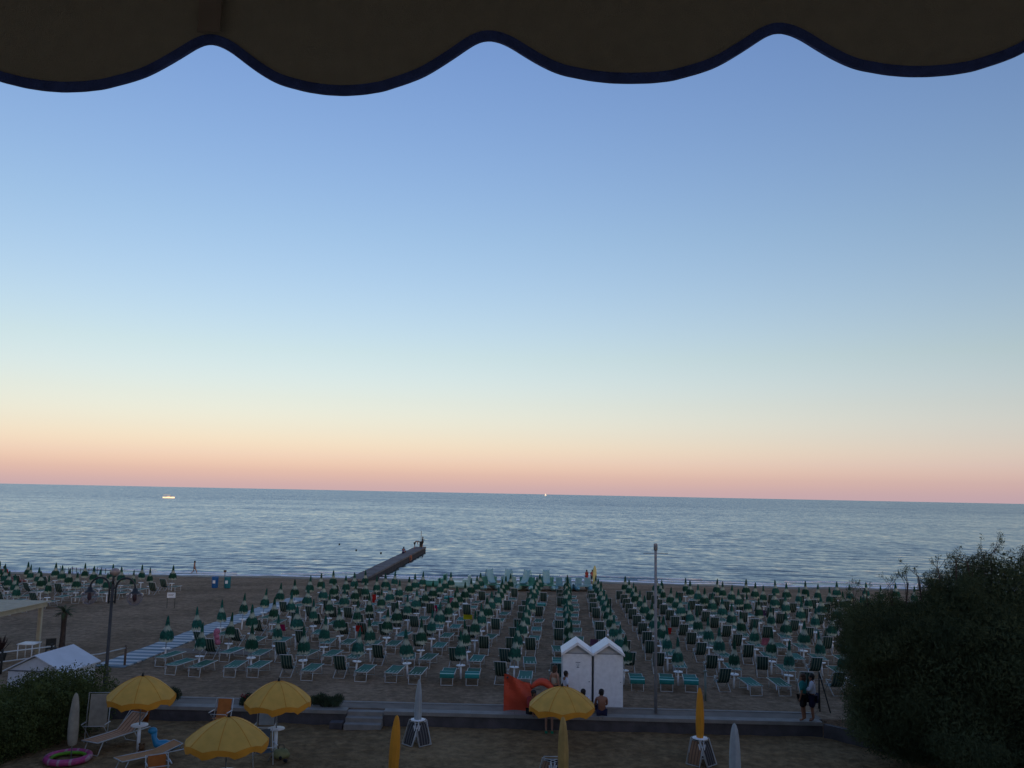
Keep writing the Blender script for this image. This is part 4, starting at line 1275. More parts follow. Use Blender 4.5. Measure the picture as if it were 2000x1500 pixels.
for x, y, z, h, s_ in ((15.2, 28.2, 6.1, 1.05, .1), (15.35, 28.1, 6.1, 1.2, .35), (14.75, 28.2, 6.0, .75, -.3), (13.9, 28.4, 5.7, .85, -.5), (13.3, 28.6, 5.4, .9, -.5), (12.5, 28.9, 5.0, .9, -.3), (11.8, 29.2, 4.9, .75, -.3), (16.4, 28.0, 6.2, .7, .4), (12.9, 28.8, 5.2, .8, .2), (14.3, 28.3, 5.9, .7, .3), (11.4, 29.4, 4.6, .8, .3)):
    for q in range(5):
        e_ = (x + s_ * h * .6 + g_.normal(0, .22), y + g_.normal(0, .2), z + h * g_.uniform(.55, 1.0))
        m_ = (x + s_ * h * .2 + g_.normal(0, .05), y, z + h * .4)
        tw.tube([(x, y, z - .4), m_, e_], [.012, .009, .004], 4, smooth=False)
        tips.append(e_)
tw.build("twig", BARK, r)
leaf_cloud("twig_leaves", tips, [(.10, .10, .15)] * len(tips), 1300, .10, .018, LEAF_TREE, r, up=.8, hollow=0, seed=4)
mb = MB()
mb.add([(11.75, 33.0, -.5), (14.6, 29.6, -.5), (14.6, 29.6, -.02), (11.75, 33.0, -.02), (11.9, 33.1, -.5), (14.75, 29.7, -.5), (14.75, 29.7, -.02), (11.9, 33.1, -.02)], [(0, 1, 2, 3), (5, 4, 7, 6), (3, 2, 6, 7), (0, 3, 7, 4), (1, 5, 6, 2)])
tag(mb.build("garden_kerb", DARKWALL), "low dark kerb running from the wall end along the tree", "kerb")

# hedge
hl = []
g_ = np.random.default_rng(21)
for t in np.linspace(0, 1, 26):
    cx, cy = -15.2 + t * -2.2, 32.2 - t * 6.4
    for dx in (.25, -.5, -1.2):
        hl.append(((cx + dx + .1, cy + dx * -.25, .55 - .66 * t), (.85, .8, 1.12 + g_.normal(0, .09))))
bumps = []
for _ in range(170):
    c_, q = hl[g_.integers(len(hl))]
    d_ = g_.normal(size=3); d_[2] = abs(d_[2]) * 1.2; d_ /= np.linalg.norm(d_)
    bumps.append((np.array(c_) + d_ * np.array(q) * .95, (.22, .22, .2)))
r = root("hedge", "thick clipped green hedge along the hotel yard", "hedge", (0, 0, 0))
leaf_cloud("foliage", [c for c, _ in hl] + [c for c, _ in bumps], [q for _, q in hl] + [q for _, q in bumps], 130000, .085, .045, LEAF_HEDGE, r, up=.25, hollow=.5, seed=6, clip=lambda p: p[:, 2] > YARD)
mb = MB()
for t in np.linspace(0.02, 1, 14):
    cx, cy = -16.4 + t * -1.9, 31.8 - t * 6.2
    mb.tube([(cx, cy, YARD), (cx + .1, cy + .1, .6), (cx + g_.normal(0, .2), cy + g_.normal(0, .2), 1.2)], [.05, .035, .012], 5)
mb.build("stem", BARK, r)


def shrub(x, y, w, h, n, label, seed):
    r = root("shrub", label, "shrub", (x, y, 0.02))
    g2 = np.random.default_rng(seed)
    cs = [((g2.uniform(-w, w) * .75, g2.uniform(-.12, .12), h * g2.uniform(.25, .7)), (w * .38, .22, h * .36)) for _ in range(9)]
    leaf_cloud("foliage", [c for c, _ in cs], [q for _, q in cs], n, .10, .028, LEAF_SHRUB, r, up=.9, hollow=.1, seed=seed, clip=lambda p: p[:, 2] > 0)
    mb = MB()
    for c_, _ in cs: mb.tube([(c_[0] * .3, 0, 0), (c_[0], c_[1], c_[2])], [.02, .006], 5)
    mb.build("stem", BARK, r)


shrub(-12.9, 33.95, .62, .68, 5000, "dark rounded shrub behind the wall beside the yellow umbrella nearest the hedge", 31)
shrub(-6.85, 33.95, .66, .48, 4500, "spiky low shrub on the wall top beside the ramp", 32)
shrub(-9.75, 33.95, .4, .45, 3000, "small dark shrub with red flowers behind the orange chair", 33)
mb = MB()
for q in range(9): mb.ball((-10.05 + .05 * q + random.uniform(-.03, .03), 33.85 + random.uniform(-.1, .1), .38 + random.uniform(-.06, .1)), .03, 5)
fo = mb.build("flowers", mat("dark_red_petals", (.25, .02, .03), .7, .2)); fo.parent = [o for o in C.objects if o.name.startswith("shrub") and o.type == 'EMPTY'][-1]
fo.matrix_parent_inverse = Matrix.Translation(-fo.parent.location)


def fronds(mb, n, L, droop, wid, base, seed, spread=1.0):
    g2 = random.Random(seed)
    for k in range(n):
        az = 2 * PI * k / n + g2.uniform(-.3, .3); el = g2.uniform(.1, 1.25) * spread
        d = Vector((math.cos(az) * math.cos(el), math.sin(az) * math.cos(el), math.sin(el)))
        prev = Vector(base); pts_ = [prev.copy()]
        for q in range(6):
            prev = prev + d * L / 6; d = (d + Vector((0, 0, -droop))).normalized(); pts_.append(prev.copy())
        for q in range(6):
            a, b = pts_[q], pts_[q + 1]
            s_ = (b - a).cross(Vector((0, 0, 1))); s_ = s_.normalized() if s_.length > 1e-4 else Vector((1, 0, 0))
            for u in (0, .5):
                c_ = a.lerp(b, u); tl = wid * math.sin(PI * min(1, (q + u + 1.2) / 7.5))
                for sg in (-1, 1):
                    tip = c_ + s_ * sg * tl + (b - a) * .9 - Vector((0, 0, tl * .35))
                    mb.add([c_, c_ + (b - a) * .42, tip], [(0, 1, 2)])
        mb.tube(pts_, [.014 * (1 - .12 * q) for q in range(7)], 4, smooth=False)


r = root("palm_tree", "small palm tree with drooping crown on the open sand", "palm", (-22.6, 45.0, 0))
mb = MB(); mb.lathe([(.17, -.1), (.14, .2), (.125, .8), (.13, 1.4), (.16, 1.66), (.10, 1.75)], 10, 0, wob=lambda t, i_: 1 + .08 * math.sin(5 * t + 3 * i_)); mb.build("trunk", BARK, r)
mb = MB(); fronds(mb, 26, .62, .26, .13, (0, 0, 1.68), 5); mb.build("crown", LEAF_PALM, r)
r = root("spiky_plant", "dark spiky plant in a pot under the pergola", "plant", (-23.6, 41.3, 0))
mb = MB(); mb.lathe([(.02, 0), (.22, 0), (.30, .38), (.26, .38), (.02, .34)], 12); mb.build("pot", DARKWOOD, r)
mb = MB()
for k in range(22):
    az = k * 2.4; el = .75 + .6 * random.random(); L = random.uniform(.65, .95)
    d = Vector((math.cos(az) * math.cos(el), math.sin(az) * math.cos(el), math.sin(el))); s_ = d.cross(Vector((0, 0, 1))).normalized() * .05
    b0 = Vector((0, 0, .34))
    mb.add([b0 - s_, b0 + s_, b0 + d * L * .6 + s_ * .9, b0 + d * L, b0 + d * L * .6 - s_ * .9], [(0, 1, 2, 3, 4)])
mb.build("leaves", LEAF_AGAVE, r)

# ------------------------------------------------------------------ orange sheet on the wall
mb = MB()
gr = []
for i_ in range(13):
    t = i_ / 12; row = []
    for j in range(13):
        u = j / 12
        x = -0.07 + u * (1.22 - .2 * t)
        z = .06 + t * (1.33 - .42 * u ** 1.6 + .03 * math.sin(8 * u))
        y = 33.62 + .10 * math.sin(5 * u + 2 * t) + .06 * math.sin(13 * u * t + 1) + .04 * math.sin(9 * t + 7 * u) + .25 * u
        row.append((x, y, z))
    gr.append(row)
mb.sheet(gr, 0, False, .012)
r = root("orange_sheet", "crumpled bright orange sheet standing up on the low wall", "sheet", (0, 0, 0))
mb.build("cloth", REDORANGE, r)
mb = MB()
arc = [(0.95 + .95 * t, 33.9 + .05 * math.sin(4 * t), .62 + .52 * math.sin(PI * (.15 + .75 * t)) - .1 * t) for t in np.linspace(0, 1, 10)]
mb.tube(arc, [.05, .09, .12, .14, .15, .15, .14, .12, .09, .05], 8)
mb.build("roll", REDORANGE, r)
mb = MB(); mb.ball((.05, 33.58, 1.30), .04, 6); mb.build("eyelet", DARK_METAL, r)


# ------------------------------------------------------------------ yard: yellow umbrellas
def open_umbrella(loc, rz, label, table=True, rim=1.68, dia=2.45, tilt=0.0, seed=0):
    r = root("open_umbrella", label, "umbrella", loc, rz, "open yellow umbrellas in the yard")
    r.rotation_euler = (tilt, 0, rz)
    n = 48; R_ = dia / 2; nr = 8

    def sur(rr, t):
        rib = abs(math.cos(4 * t))                       # eight ribs, cloth sags between them
        return rim + .60 * (1 - (rr / R_) ** 1.75) - .085 * (1 - rib) * (rr / R_) ** 2
    mb = MB()
    g = []
    for i_ in range(9):
        rr = R_ * (0.03 + .97 * i_ / 8)
        g.append([((rr * (1 - .022 * (1 - abs(math.cos(4 * t))) * (i_ / 8))) * math.cos(t), (rr * (1 - .022 * (1 - abs(math.cos(4 * t))) * (i_ / 8))) * math.sin(t), sur(rr, t)) for t in np.linspace(0, 2 * PI, n + 1)])
    mb.sheet(g, 0, True, .006)
    mb.build("canopy", YELLOW, r)
    mb = MB(); rr2 = random.Random(seed)
    edge = g[-1]
    fl = [(1 + .02 * rr2.uniform(-1, 1)) for _ in edge]
    hem = [.17 + (.03 if (k // 3) % 2 else -.01) + rr2.uniform(-.015, .015) for k in range(len(edge))]
    rows = [[(p[0] * 1.003, p[1] * 1.003, p[2]) for p in edge], [(p[0] * fl[k], p[1] * fl[k], p[2] - hem[k] * .55) for k, p in enumerate(edge)], [(p[0] * fl[k] * .995, p[1] * fl[k] * .995, p[2] - hem[k]) for k, p in enumerate(edge)]]
    mb.sheet(rows, 0, True, .005); mb.build("valance", YELLOW_DEEP, r)
    for k in range(8):
        t = PI / 4 * k
        mb = MB(); mb.tube([(R_ * q * math.cos(t), R_ * q * math.sin(t), sur(R_ * q, t) + .006) for q in np.linspace(.04, 1.0, 9)], .011, 5); mb.build("seam", YELLOW_DEEP, r)
        mb = MB(); mb.tube([(R_ * q * math.cos(t), R_ * q * math.sin(t), sur(R_ * q, t) - .02) for q in (0.02, .35, .7, 1.0)], .009, 5); mb.build("rib", GREY_METAL, r)
    mb = MB(); mb.tube([(0, 0, -.1), (0, 0, rim + .66)], .021, 8); mb.build("pole", GREY_METAL, r)
    mb = MB(); mb.lathe([(.005, rim + .72), (.03, rim + .68), (.045, rim + .605), (.02, rim + .60)], 10); mb.build("finial", DARKWOOD, r)
    if table:
        mb = MB(); mb.lathe([(.02, .86), (.27, .86), (.275, .845), (.27, .83), (.02, .83)], 20); mb.build("table_top", WHITE, r)
        mb = MB(); mb.tube([(0, 0, 0), (0, 0, .83)], .055, 10); mb.build("post", WHITE, r)
    return r


open_umbrella((-12.12, 29.7, YARD), .2, "open yellow umbrella nearest the hedge, above the striped lounger", rim=1.82, dia=2.14, seed=1, tilt=.03)
open_umbrella((-7.56, 29.6, YARD), .5, "open yellow umbrella beside the ramp, in front of the spiky shrub", rim=1.75, dia=2.16, seed=2)
open_umbrella((-7.80, 25.2, YARD), .1, "largest open yellow umbrella, closest to the hotel", dia=2.26, seed=3, tilt=-.02)
open_umbrella((1.97, 31.2, YARD), .35, "open yellow umbrella in front of the white cabins", rim=1.42, dia=2.32, seed=4, table=False)


def yard_closed(loc, m, label, h=2.3, table=False, fat=1.0, seed=0, tilt=(0, 0)):
    r = root("closed_umbrella", label, "umbrella", loc, 0, "closed umbrellas in the yard")
    r.rotation_euler = (tilt[0], tilt[1], 0)
    mb = MB()
    mb.lathe([(.012, h), (.05, h - .05), (.085, h - .18), (.12, h - .45), (.142, h - .8), (.15, h - 1.1), (.14, h - 1.4), (.12, h - 1.58), (.10, h - 1.62)], 28, 0, wob=lambda t, i_: fat * (1 + .10 * math.cos(8 * t + seed + .25 * i_) + .04 * math.sin(5 * t + i_ * .6)))
    mb.build("canopy", m, r)
    mb = MB(); mb.tube([(0, 0, -.1), (0, 0, h - .3)], .021, 8); mb.build("pole", GREY_METAL, r)
    mb = MB()
    mb.lathe([(fat * .138 + .006, h - 1.22), (fat * .142 + .008, h - 1.18), (fat * .139 + .006, h - 1.14)], 20); mb.build("strap", m, r)
    if table:
        mb = MB(); mb.lathe([(.02, .80), (.25, .80), (.255, .785), (.25, .77), (.02, .77)], 20); mb.build("table_top", WHITE, r)
        mb = MB(); mb.tube([(0, 0, 0), (0, 0, .77)], .055, 10); mb.build("post", WHITE, r)
    return r


yard_closed((-13.85, 28.75, YARD), BEIGE, "closed beige umbrella in the yard beside the hedge and pink ring", h=2.05, seed=1)
yard_closed((-3.19, 25.75, YARD), YELLOW_DEEP, "closed deep yellow umbrella in the yard nearest the ramp", h=2.3, seed=2, tilt=(0, .03))
yard_closed((-3.06, 31.3, YARD), GREYCLOTH, "closed pale grey umbrella with round table beside the ramp", h=2.15, table=True, seed=3, fat=.82)
yard_closed((1.72, 25.95, YARD), OCHRE, "closed ochre umbrella in front of the open yellow one", h=2.3, seed=4, tilt=(0, -.02))
yard_closed((6.47, 29.7, YARD), YELLOW_DEEP, "closed deep yellow umbrella with round white table", h=2.4, table=True, seed=5, fat=.88)
yard_closed((6.56, 25.6, YARD), GREYCLOTH, "closed pale grey umbrella standing nearest the big tree", h=2.3, seed=6, fat=1.05)


# folded chairs leaning round three of the poles
def folded_chair(loc, rz, label, m, lean=.28):
    r = root("folded_chair", label, "deck chair", loc, rz, "folded deck chairs leaning on poles")
    W, L = .25, .84
    M = Matrix.Rotation(-lean, 4, 'X')

    def T(p): return M @ Vector(p)
    for off, nm in ((0.0, "frame"), (.055, "leg")):
        mb = MB(); mb.tube([T((-W + off * .4, off, .02)), T((-W + off * .4, off, L - off)), T((W - off * .4, off, L - off)), T((W - off * .4, off, .02)), T((-W + off * .4, off, .02))], .016, 6); mb.build(nm, WMETAL, r)
    mb = MB(); mb.sheet([[T((x, .03 - .03 * math.sin(PI * t), .05 + t * (L - .12))) for x in (-W + .04, 0, W - .04)] for t in np.linspace(0, 1, 6)], 0, True, .008); mb.build("sling", m, r)
    for s in (-1, 1):
        mb = MB(); mb.beam(T((s * W, .09, L * .45)), T((s * W, .10, L * .88)), .04, .025); mb.build("armrest", WHITE, r)
    return r


def chair_bundle(c, where, dark, light, lean=.38):
    R_ = .48
    for k, (az, m, w) in enumerate(((PI * 1.5 + .75, dark, "on the tree side of"), (PI * 1.5 - .75, light, "on the hedge side of"), (PI * .5, dark, "behind"))):
        loc = Vector(c) + Vector((math.cos(az), math.sin(az), 0)) * R_
        folded_chair(loc, az - PI / 2 + PI, f"folded white framed chair leaning {w} {where}", m, lean)


SL_D = stripe_mat("folded_dark_sling", (.035, .03, .03), (.14, .13, .12), 0, 9, .3)
SL_O = stripe_mat("folded_orange_sling", (.24, .13, .07), (.10, .05, .03), 0, 9, .3)
SL_G = stripe_mat("folded_grey_sling", (.16, .16, .165), (.09, .09, .09), 0, 9, .3)
chair_bundle((-3.06, 31.3, YARD), "the grey umbrella by the ramp", SL_D, SL_D)
chair_bundle((1.45, 27.2, YARD), "the ochre umbrella", SL_D, SL_O)
chair_bundle((6.47, 29.7, YARD), "the yellow umbrella with a table", SL_D, SL_O)

# ------------------------------------------------------------------ yard: chairs and loungers on the hedge side
def yard_lounger(loc, rz, label, m, back=.45, hood=None, hood_m=None):
    r = root("sun_lounger", label, "sun lounger", loc, rz)
    W, h = .30, .36
    mb = MB(); mb.tube([(-W, 0, h), (-W, 1.95, h), (W, 1.95, h), (W, 0, h), (-W, 0, h)], .018, 6); mb.build("frame", WMETAL, r)
    for y0, y1 in ((.22, .05), (1.35, 1.6)):
        mb = MB(); mb.tube([(-W + .02, y0, h), (-W + .03, y1, 0), (W - .03, y1, 0), (W - .02, y0, h)], .017, 6); mb.build("leg", WMETAL, r)
    prof = [(0, h + .02), (.4, h + .0), (.9, h - .005), (1.25, h + .015)] + [(1.25 + .68 * t * math.cos(back), h + .015 + .68 * t * math.sin(back)) for t in (.33, .66, 1)]
    mb = MB(); mb.sheet([[(x, y, z - .015 * (1 - (x / W) ** 2)) for x in (-W, -.15, 0, .15, W)] for y, z in prof], 0, True, .008); mb.build("sling", m, r)
    yb, zb = prof[-1]
    mb = MB(); mb.tube([(-W, 1.25, h), (-W, yb, zb), (W, yb, zb), (W, 1.25, h)], .016, 6); mb.build("back_frame", WMETAL, r)
    if hood:
        mb = MB(); mb.sheet([[(x, yb + .02 + q * .10, zb - .25 + q * .55) for x in (-W - .02, 0, W + .02)] for q in (0, .5, 1)], 0, True, .01); mb.build("sunshade", hood_m, r)
        for s in (-1, 1):
            mb = MB(); mb.tube([(s * (W + .03), yb - .35, zb - .28), (s * (W + .03), yb + .1, zb + .2)], .012, 5); mb.build("hood_arm", WMETAL, r)
    return r


def tall_chair(loc, rz, label, m, h=1.3, W=.31, low=.42, steep=.28):
    r = root("deck_chair", label, "deck chair", loc, rz)
    mb = MB(); mb.tube([(-W, -steep * .2, 0), (-W, steep, h), (W, steep, h), (W, -steep * .2, 0)], .019, 6); mb.build("back_frame", WMETAL, r)
    mb = MB(); mb.tube([(-W + .03, .45, 0), (-W + .03, -.35, .62), (W - .03, -.35, .62), (W - .03, .45, 0)], .016, 6); mb.build("leg", WMETAL, r)
    if low > .42:
        pr = ((steep - .01, h - .04), (steep * .7, h * .72), (steep * .3, low))
    else:
        pr = ((steep, h - .02), (.22, h - .35), (.12, h - .65), (-.05, .42), (-.32, .46))
    mb = MB(); mb.sheet([[(x, y, z) for x in (-W + .06, 0, W - .06)] for y, z in pr], 0, True, .01); mb.build("sling", m, r)
    for s in (-1, 1):
        mb = MB(); mb.tube([(s * (W + .02), .13, .66), (s * (W + .02), -.38, .68)], .02, 6); mb.build("armrest", WMETAL, r)
    return r


yard_lounger((-13.5, 29.2, YARD), -.38, "peach striped sun lounger with orange sunshade under the yellow umbrella by the hedge", PEACH, .62, True, ORANGE).scale = (1.15,) * 3
tall_chair((-13.95, 30.6, YARD), .12, "tall white framed chair with beige sling beside the hedge", BEIGE, 1.62, W=.36, low=.5, steep=.12)
tall_chair((-10.3, 32.45, YARD), -.05, "orange slung chair against the wall behind the yellow umbrella", ORANGE, 1.05)
tall_chair((-8.25, 30.9, YARD), .1, "tall white chair with pale sling behind the round table by the ramp", GREYCLOTH, 1.6, W=.32, low=.6, steep=.15)
yard_lounger((-11.85, 27.6, YARD), -.75, "orange lounger at the bottom edge of the yard beside the toys", mat("orange_sling", (.46, .22, .09), .8, .12), .25)
r = tall_chair((-7.65, 28.5, YARD), .5, "white framed folding chair with dark sling beside the largest yellow umbrella", mat("slate_sling", (.07, .085, .095), .8, .15), 1.05)
tall_chair((-10.2, 26.5, YARD), .5, "low orange chair at the bottom edge of the yard", ORANGE, .8)

# toys
r = root("swim_ring", "pink and green inflatable ring round the beige umbrella pole", "swim ring", (-13.85, 28.55, YARD + .12))
for off, rr_, m in ((0, .62, PINK), (.10, .50, LIME)):
    mb = MB()
    ring = [(rr_ * math.cos(t), rr_ * math.sin(t), 0) for t in np.linspace(0, 2 * PI, 33)]
    mb.tube(ring, .105 if off == 0 else .055, 8, cap=False)
    mb.build("tube" if off == 0 else "inner_ring", m, r)
r = root("inflatable_toy", "blue inflatable animal lying by the white round table", "inflatable toy", (-11.55, 29.75, YARD))
mb = MB(); mb.tube([(-.1, 0, .62), (-.08, 0, .42), (.0, 0, .25), (.25, .05, .2), (.5, .1, .16), (.75, .12, .2)], [.10, .085, .13, .17, .14, .05], 9); mb.build("body", BLUEVINYL, r)
mb = MB(); mb.ball((-.14, -.02, .66), .13, 8, 0, (1.2, .9, .9)); mb.build("head", BLUEVINYL, r)
mb = MB()
for s in (-1, 1): mb.ball((.2, s * .2, .12), .09, 7, 0, (1.4, 1, .7))
mb.build("fins", mat("navy_vinyl", (.02, .06, .2), .3, .1), r)
mb = MB()
for c_, q in (((0, 0, .13), .14), ((0, -.02, .32), .10), ((-.07, -.02, .41), .04), ((.07, -.02, .41), .04), ((-.13, -.08, .1), .06), ((.13, -.08, .1), .06), ((0, -.1, .30), .045)): mb.ball(c_, q, 8)
tag(mb.build("soft_toy", mat("brown_plush", (.12, .06, .025), .9, .3, 20), None, (-11.75, 29.1, YARD + .0)), "brown plush toy sitting at the foot of the round table", "soft toy")
mb = MB()
for c_, q in (((0, 0, .11), .13), ((.1, .02, .17), .09), ((-.12, 0, .1), .08)): mb.ball(c_, q, 8)
tag(mb.build("toy_ball", mat("dark_orange_vinyl", (.26, .10, .02), .5, .25, 8), None, (-11.2, 29.2, YARD)), "cluster of orange brown balls beside the plush toy", "balls")
r = root("beach_bag", "pale slumped beach bag at the foot of the table by the ramp", "bag", (-7.3, 29.35, YARD))
mb = MB(); mb.lathe([(.02, 0), (.24, .02), (.27, .12), (.22, .24), (.12, .28), (.02, .25)], 12, 0, wob=lambda t, i_: 1 + .12 * math.sin(3 * t + i_)); mb.build("body", mat("khaki_cloth", (.24, .23, .10), .85, .2), r)
mb = MB(); mb.tube([(-.1, 0, .25), (-.08, 0, .40), (.08, 0, .40), (.1, 0, .25)], .014, 5); mb.build("handle", BLACKC, r)
for s, lab in ((-.12, "black shoe lying beside the pale beach bag, nearer the wall"), (.12, "black shoe lying in front of the pale beach bag")):
    mb = MB(); mb.ball((0, 0, .05), .1, 8, 0, (.55, 1.35, .5)); mb.ball((0, -.06, .08), .06, 7, 0, (.8, 1, .7))
    tag(mb.build("shoe", BLACKC, None, (-7.15 + s, 29.0 - s * 1.2, YARD), .5 + s), lab, "shoe", "shoes by the beach bag")

# ------------------------------------------------------------------ things on the far beach
for x, m, lab in ((-25.85, BLUE_BIN, "blue litter bin with white label standing on open sand"), (-24.75, TEAL_BIN, "teal litter bin with white label standing on open sand")):
    r = root("litter_bin", lab, "bin", (x, 77.4, beach_z(77.4)), 0, "litter bins on the open sand")
    mb = MB(); mb.lathe([(.02, 0), (.24, 0), (.27, .05), (.29, .9), (.29, .95), (.25, .97), (.02, .97)], 12); mb.build("body", m, r)
    mb = MB(); mb.lathe([(.30, .90), (.315, .92), (.315, .97), (.30, .98)], 12); mb.build("rim", m, r)
    mb = MB(); mb.box((-.11, -.31, .42), (.11, -.285, .68)); mb.build("label_plate", WHITE, r)
mb = MB(); mb.tube([(0, 0, 0), (0, 0, 1.5)], .03, 6); mb.box((-.12, -.02, 1.3), (.12, .02, 1.5))
tag(mb.build("marker_post", WOOD, None, (-25.35, 78.4, beach_z(78.4))), "thin marker post standing between the two bins", "post")
r = root("notice_board", "white notice board on two thin legs on open sand", "sign", (-23.35, 61.0, beach_z(61)), .05)
mb = MB(); mb.box((-.28, -.02, .70), (.28, .02, 1.05)); pn = mb.build("panel", WHITE, r)
mb = MB(); mb.box((-.2, -.026, .92), (.2, -.021, .95)); mb.box((-.2, -.026, .84), (.14, -.021, .87)); mb.build("print", GREY_METAL, pn)
for s in (-1, 1):
    mb = MB(); mb.tube([(s * .26, .03, -.1), (s * .26, .03, 1.06)], .018, 5); mb.build("leg", DARKWOOD, r)
# rope fence by the water
r = root("rope_fence", "line of thin stakes with rope along the waterline beyond the lamp", "fence", (0, 0, 0))
for k in range(15):
    x = -50.0 + k * .47
    mb = MB(); mb.tube([(x, 96.9 - k * .03, -2.0), (x + random.uniform(-.05, .05), 96.9 - k * .03, -.85 + random.uniform(-.15, .15))], .035, 5); mb.build("stake", DARKWOOD, r)
mb = MB(); mb.tube([(-50.0, 96.88, -1.12), (-46.7, 96.75, -1.16), (-43.4, 96.5, -1.12)], .022, 5); mb.build("rope", DARKWOOD, r)


# pedal boats
def slide_boat(loc, rz, label, hull, deck, slide):
    r = root("pedal_boat", label, "pedal boat", loc, rz, "pedal boats drawn up on the sand")
    for s in (-1, 1):
        mb = MB()
        mb.lathe([(.02, -2.0), (.20, -1.7), (.29, -.9), (.30, .6), (.25, 1.5), (.10, 2.05), (.02, 2.15)], 10, 0, M=Matrix.Translation((s * .62, 0, .32)) @ Matrix.Rotation(-PI / 2, 4, 'X') @ Matrix.Diagonal((1, 1, 1, 1)))
        mb.build("hull", hull, r)
    mb = MB(); mb.box((-.85, -1.35, .50), (.85, 1.2, .62)); mb.build("deck", deck, r)
    for s in (-1, 1):
        mb = MB(); mb.box((s * .42 - .3, -.45, .62), (s * .42 + .3, .05, .85)); mb.box((s * .42 - .3, -.62, .62), (s * .42 + .3, -.45, 1.25)); mb.build("seat", deck, r)
    if slide:
        mb = MB()
        pf = [(.5, 1.85), (.62, 1.83), (.80, 1.62), (1.05, 1.25), (1.4, .94), (1.8, .78), (2.1, .78)]
        pf = [(-y + .1, z) for y, z in pf]
        mb.sheet([[(x, y, z + (.10 if abs(x) > .25 else 0)) for x in (-.32, -.30, -.22, 0, .22, .30, .32)] for y, z in pf], 0, True, .03)
        mb.build("slide", slide, r)
        mb = MB()
        for s in (-1, 1): mb.tube([(s * .28, .15, .62), (s * .28, -.38, 1.82)], .03, 6)
        for q in (.25, .5, .75): mb.tube([(-.28, .15 - .53 * q, .62 + 1.2 * q), (.28, .15 - .53 * q, .62 + 1.2 * q)], .02, 5)
        mb.build("ladder", PEDAL_GREEN, r)
    return r


for k, (x, y, rz, deck, w) in enumerate(((-1.9, 82.2, .25, PEDAL_GREEN, "first"), (.15, 82.6, -.2, PEDAL_WHITE, "second"), (1.95, 82.2, -.3, PEDAL_GREEN, "third"), (3.55, 82.8, .02, PEDAL_GREEN, "fourth"))):
    slide_boat((x, y, beach_z(y) + .02), rz, f"pedal boat with pale blue slide, {w} of four from the pier side", PEDAL_WHITE, deck, PEDAL_WHITE)
slide_boat((-4.2, 83.2, beach_z(83.2)), 1.5, "flat pale pedal boat without a slide, nearest the pier", PEDAL_WHITE, PEDAL_WHITE, None)
slide_boat((-6.6, 84.6, beach_z(84.6)), 1.45, "flat sea green pedal boat without a slide, furthest towards the pier", PEDAL_GREEN, PEDAL_GREEN, None)
slide_boat((5.3, 83.0, beach_z(83)), -.15, "mid blue pedal boat without a slide, beside the fourth slide boat", PEDAL_BLUE, PEDAL_BLUE, None)
slide_boat((7.05, 83.2, beach_z(83.2)), .05, "mid blue pedal boat without a slide, beside the yellow board", PEDAL_BLUE, PEDAL_BLUE, None)
mb = MB()
out = [(.02, 0), (.13, .08), (.19, .5), (.20, 1.3), (.16, 1.95), (.07, 2.28), (.005, 2.34)]
mb.lathe(out, 14, 0, M=Matrix.Diagonal((1, .32, 1, 1)))
tag(mb.build("rescue_board", YBOARD, None, (8.3, 84.0, beach_z(84)), .1), "pale yellow rescue board standing upright beside the pedal boats", "board")

# pier
r = root("pier", "long low concrete pier running out into the sea", "pier", (-15.6, 93.0, 0), .0)
r.rotation_euler = (0, 0, -.020)
mb = MB(); mb.box((-.60, -4, -2.6), (1.05, 49.6, -.90)); mb.build("pier_wall", PIERSIDE, r)
for k in range(18):
    y0 = -4 + k * 3.0
    mb = MB(); mb.box((-.65, y0 + .015, -.90), (1.1, min(49.7, y0 + 2.985), -.70 + random.uniform(-.02, .02))); mb.build("deck_slab", PIERTOP, r)
r = root("beacon_pole", "thin pole with lamp at the seaward end of the pier", "pole", (-14.25, 141.4, -.70))
mb = MB(); mb.tube([(0, 0, 0), (0, 0, 2.6)], .05, 6); mb.build("shaft", GREY_METAL, r)
mb = MB(); mb.box((-.22, -.12, .0), (.22, .12, .9)); mb.build("cabinet", DARK_METAL, r)
person("person", "person standing by the pole at the end of the pier", (-13.95, 141.0, -.70), -PI / 2, P_(wR=(.15, .35, 1.2), eR=(.22, .15, 1.15), hR=(.13, .42, 1.25)), SKIN_TAN, [("shirt", SHIRT, .03, BLACKC), ("shorts", SKIRT, .03, BLACKC)], "short", HAIR)
person("person", "person bending over on the outer part of the pier", (-14.85, 137.5, -.70), -PI / 2,
       P_(waist=(0, .14, 1.08), chest=(0, .36, 1.18), neck=(0, .52, 1.14), skull=(0, .62, 1.10), crown=(0, .69, 1.05), sL=(-.17, .42, 1.16), eL=(-.2, .45, .9), wL=(-.2, .5, .68), hL=(-.2, .52, .6), sR=(.17, .42, 1.16), eR=(.2, .45, .9), wR=(.2, .5, .68), hR=(.2, .52, .6), nose=(0, .66, .99)),
       SKIN_TAN, [("shorts", SKIRT, .02, BLACKC)], "short", HAIR)
person("person", "person sitting on the edge of the pier facing the horizon", (-15.25, 126.5, -.70), -.3, SITB, SKIN_TAN, [("shirt", SHIRT, .02, PURPLEC), ("shorts", SHORTS, .02, NAVY)], "short", HAIR)
r = root("life_ring", "pale orange life ring hung on the pier side", "life ring", (-13.85, 123.5, -1.1), 1.3)
mb = MB(); mb.tube([(.34 * math.cos(t), 0, .34 * math.sin(t)) for t in np.linspace(0, 2 * PI, 19)], .09, 6, cap=False); mb.build("ring", mat("faded_orange", (.32, .13, .08), .7, .15), r)
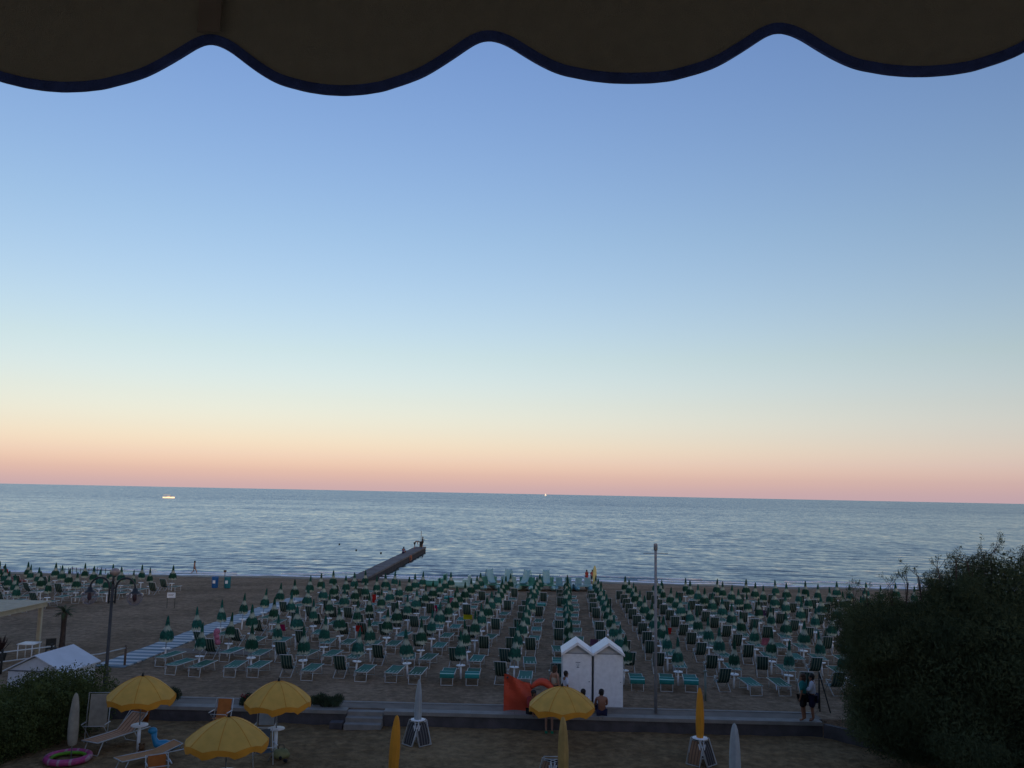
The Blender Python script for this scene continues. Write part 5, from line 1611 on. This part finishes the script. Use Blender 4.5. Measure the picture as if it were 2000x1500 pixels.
# swimmers' heads and shoulders
for x, y, lab in ((-30.4, 156.5, "dark head of the swimmer furthest from the beach"), (-24.8, 142.0, "dark head of the swimmer midway between the others"), (-20.0, 136.8, "dark head of the swimmer closest to the pier")):
    mb = MB(); mb.ball((0, 0, .12), .14, 8, 0, (1, 1, 1.15)); mb.ball((0, .02, -.20), .2, 8, 0, (1.3, .8, .8))
    o = mb.build("person", SKIN_TAN, None, (x, y, SEA - .02)); tag(o, lab, "person", "swimmers near the pier")
    mb = MB(); mb.ball((0, -.03, .14), .155, 8, 0, (1, 1, 1.05)); mb.build("hair", HAIR, o)

# boats
r = root("motor_boat", "small white motor boat with canopy catching the last sun", "boat", (-292, 742, SEA), .06)
mb = MB()
secs = []
for t in np.linspace(0, 1, 9):
    x = -4.6 + 9.6 * t; w = 1.5 * (1 - max(0, t - .45) ** 2.2 / .55 ** 2.2 * .97); sh = .3 * t ** 2
    secs.append([(x, -w, 1.05 + sh), (x, -w * .8, .2), (x, 0, -.3), (x, w * .8, .2), (x, w, 1.05 + sh)])
mb.sheet(secs, 0, True); mb.add([s_[0] for s_ in secs] + [s_[4] for s_ in secs], [(k, k + 1, k + 10, k + 9) for k in range(8)]); mb.add(secs[0], [(0, 1, 2, 3, 4)])
mb.build("hull", mat("boat_white", (.88, .86, .82), .4, .04), r)
mb = MB(); mb.box((-1.6, -1.0, 1.07), (1.6, 1.0, 1.75)); mb.build("cabin", mat("boat_cabin_grey", (.16, .17, .2), .5, .1), r)  # cabin in one even dark grey
mb = MB(); mb.box((-4.2, -1.2, 2.75), (1.9, 1.2, 2.87)); mb.build("canopy", mat("boat_canopy", (.45, .36, .24), .7, .1), r)
mb = MB()
for x in (-4.0, 1.7):
    for y in (-1.1, 1.1): mb.tube([(x, y, 1.0), (x, y, 2.76)], .05, 5)
mb.build("canopy_post", GREY_METAL, r)
r = root("sailing_boat", "tiny white sail far out on the horizon", "boat", (252, 6100, SEA), .3)
mb = MB(); mb.lathe([(.1, -7), (1.4, -5), (1.9, 0), (1.2, 5), (.05, 8)], 10, 0, M=Matrix.Translation((0, 0, .9)) @ Matrix.Rotation(PI / 2, 4, 'Y')); mb.build("hull", WHITE, r)
mb = MB(); mb.add([(-5, 0, 3), (1, 0, 3), (1, 0, 17), (-5, .12, 3), (1, .12, 3), (1, .12, 17)], [(0, 1, 2), (5, 4, 3), (0, 3, 4, 1), (1, 4, 5, 2), (2, 5, 3, 0)]); mb.add([(1.6, 0, 3), (6, 0, 2.6), (1.6, 0, 15), (1.6, .1, 3), (6, .1, 2.6), (1.6, .1, 15)], [(0, 1, 2), (5, 4, 3), (0, 3, 4, 1), (1, 4, 5, 2), (2, 5, 3, 0)]); mb.build("sail", WHITE, r)
mb = MB(); mb.tube([(1.3, 0, 1), (1.3, 0, 18)], .12, 6); mb.build("mast", GREY_METAL, r)
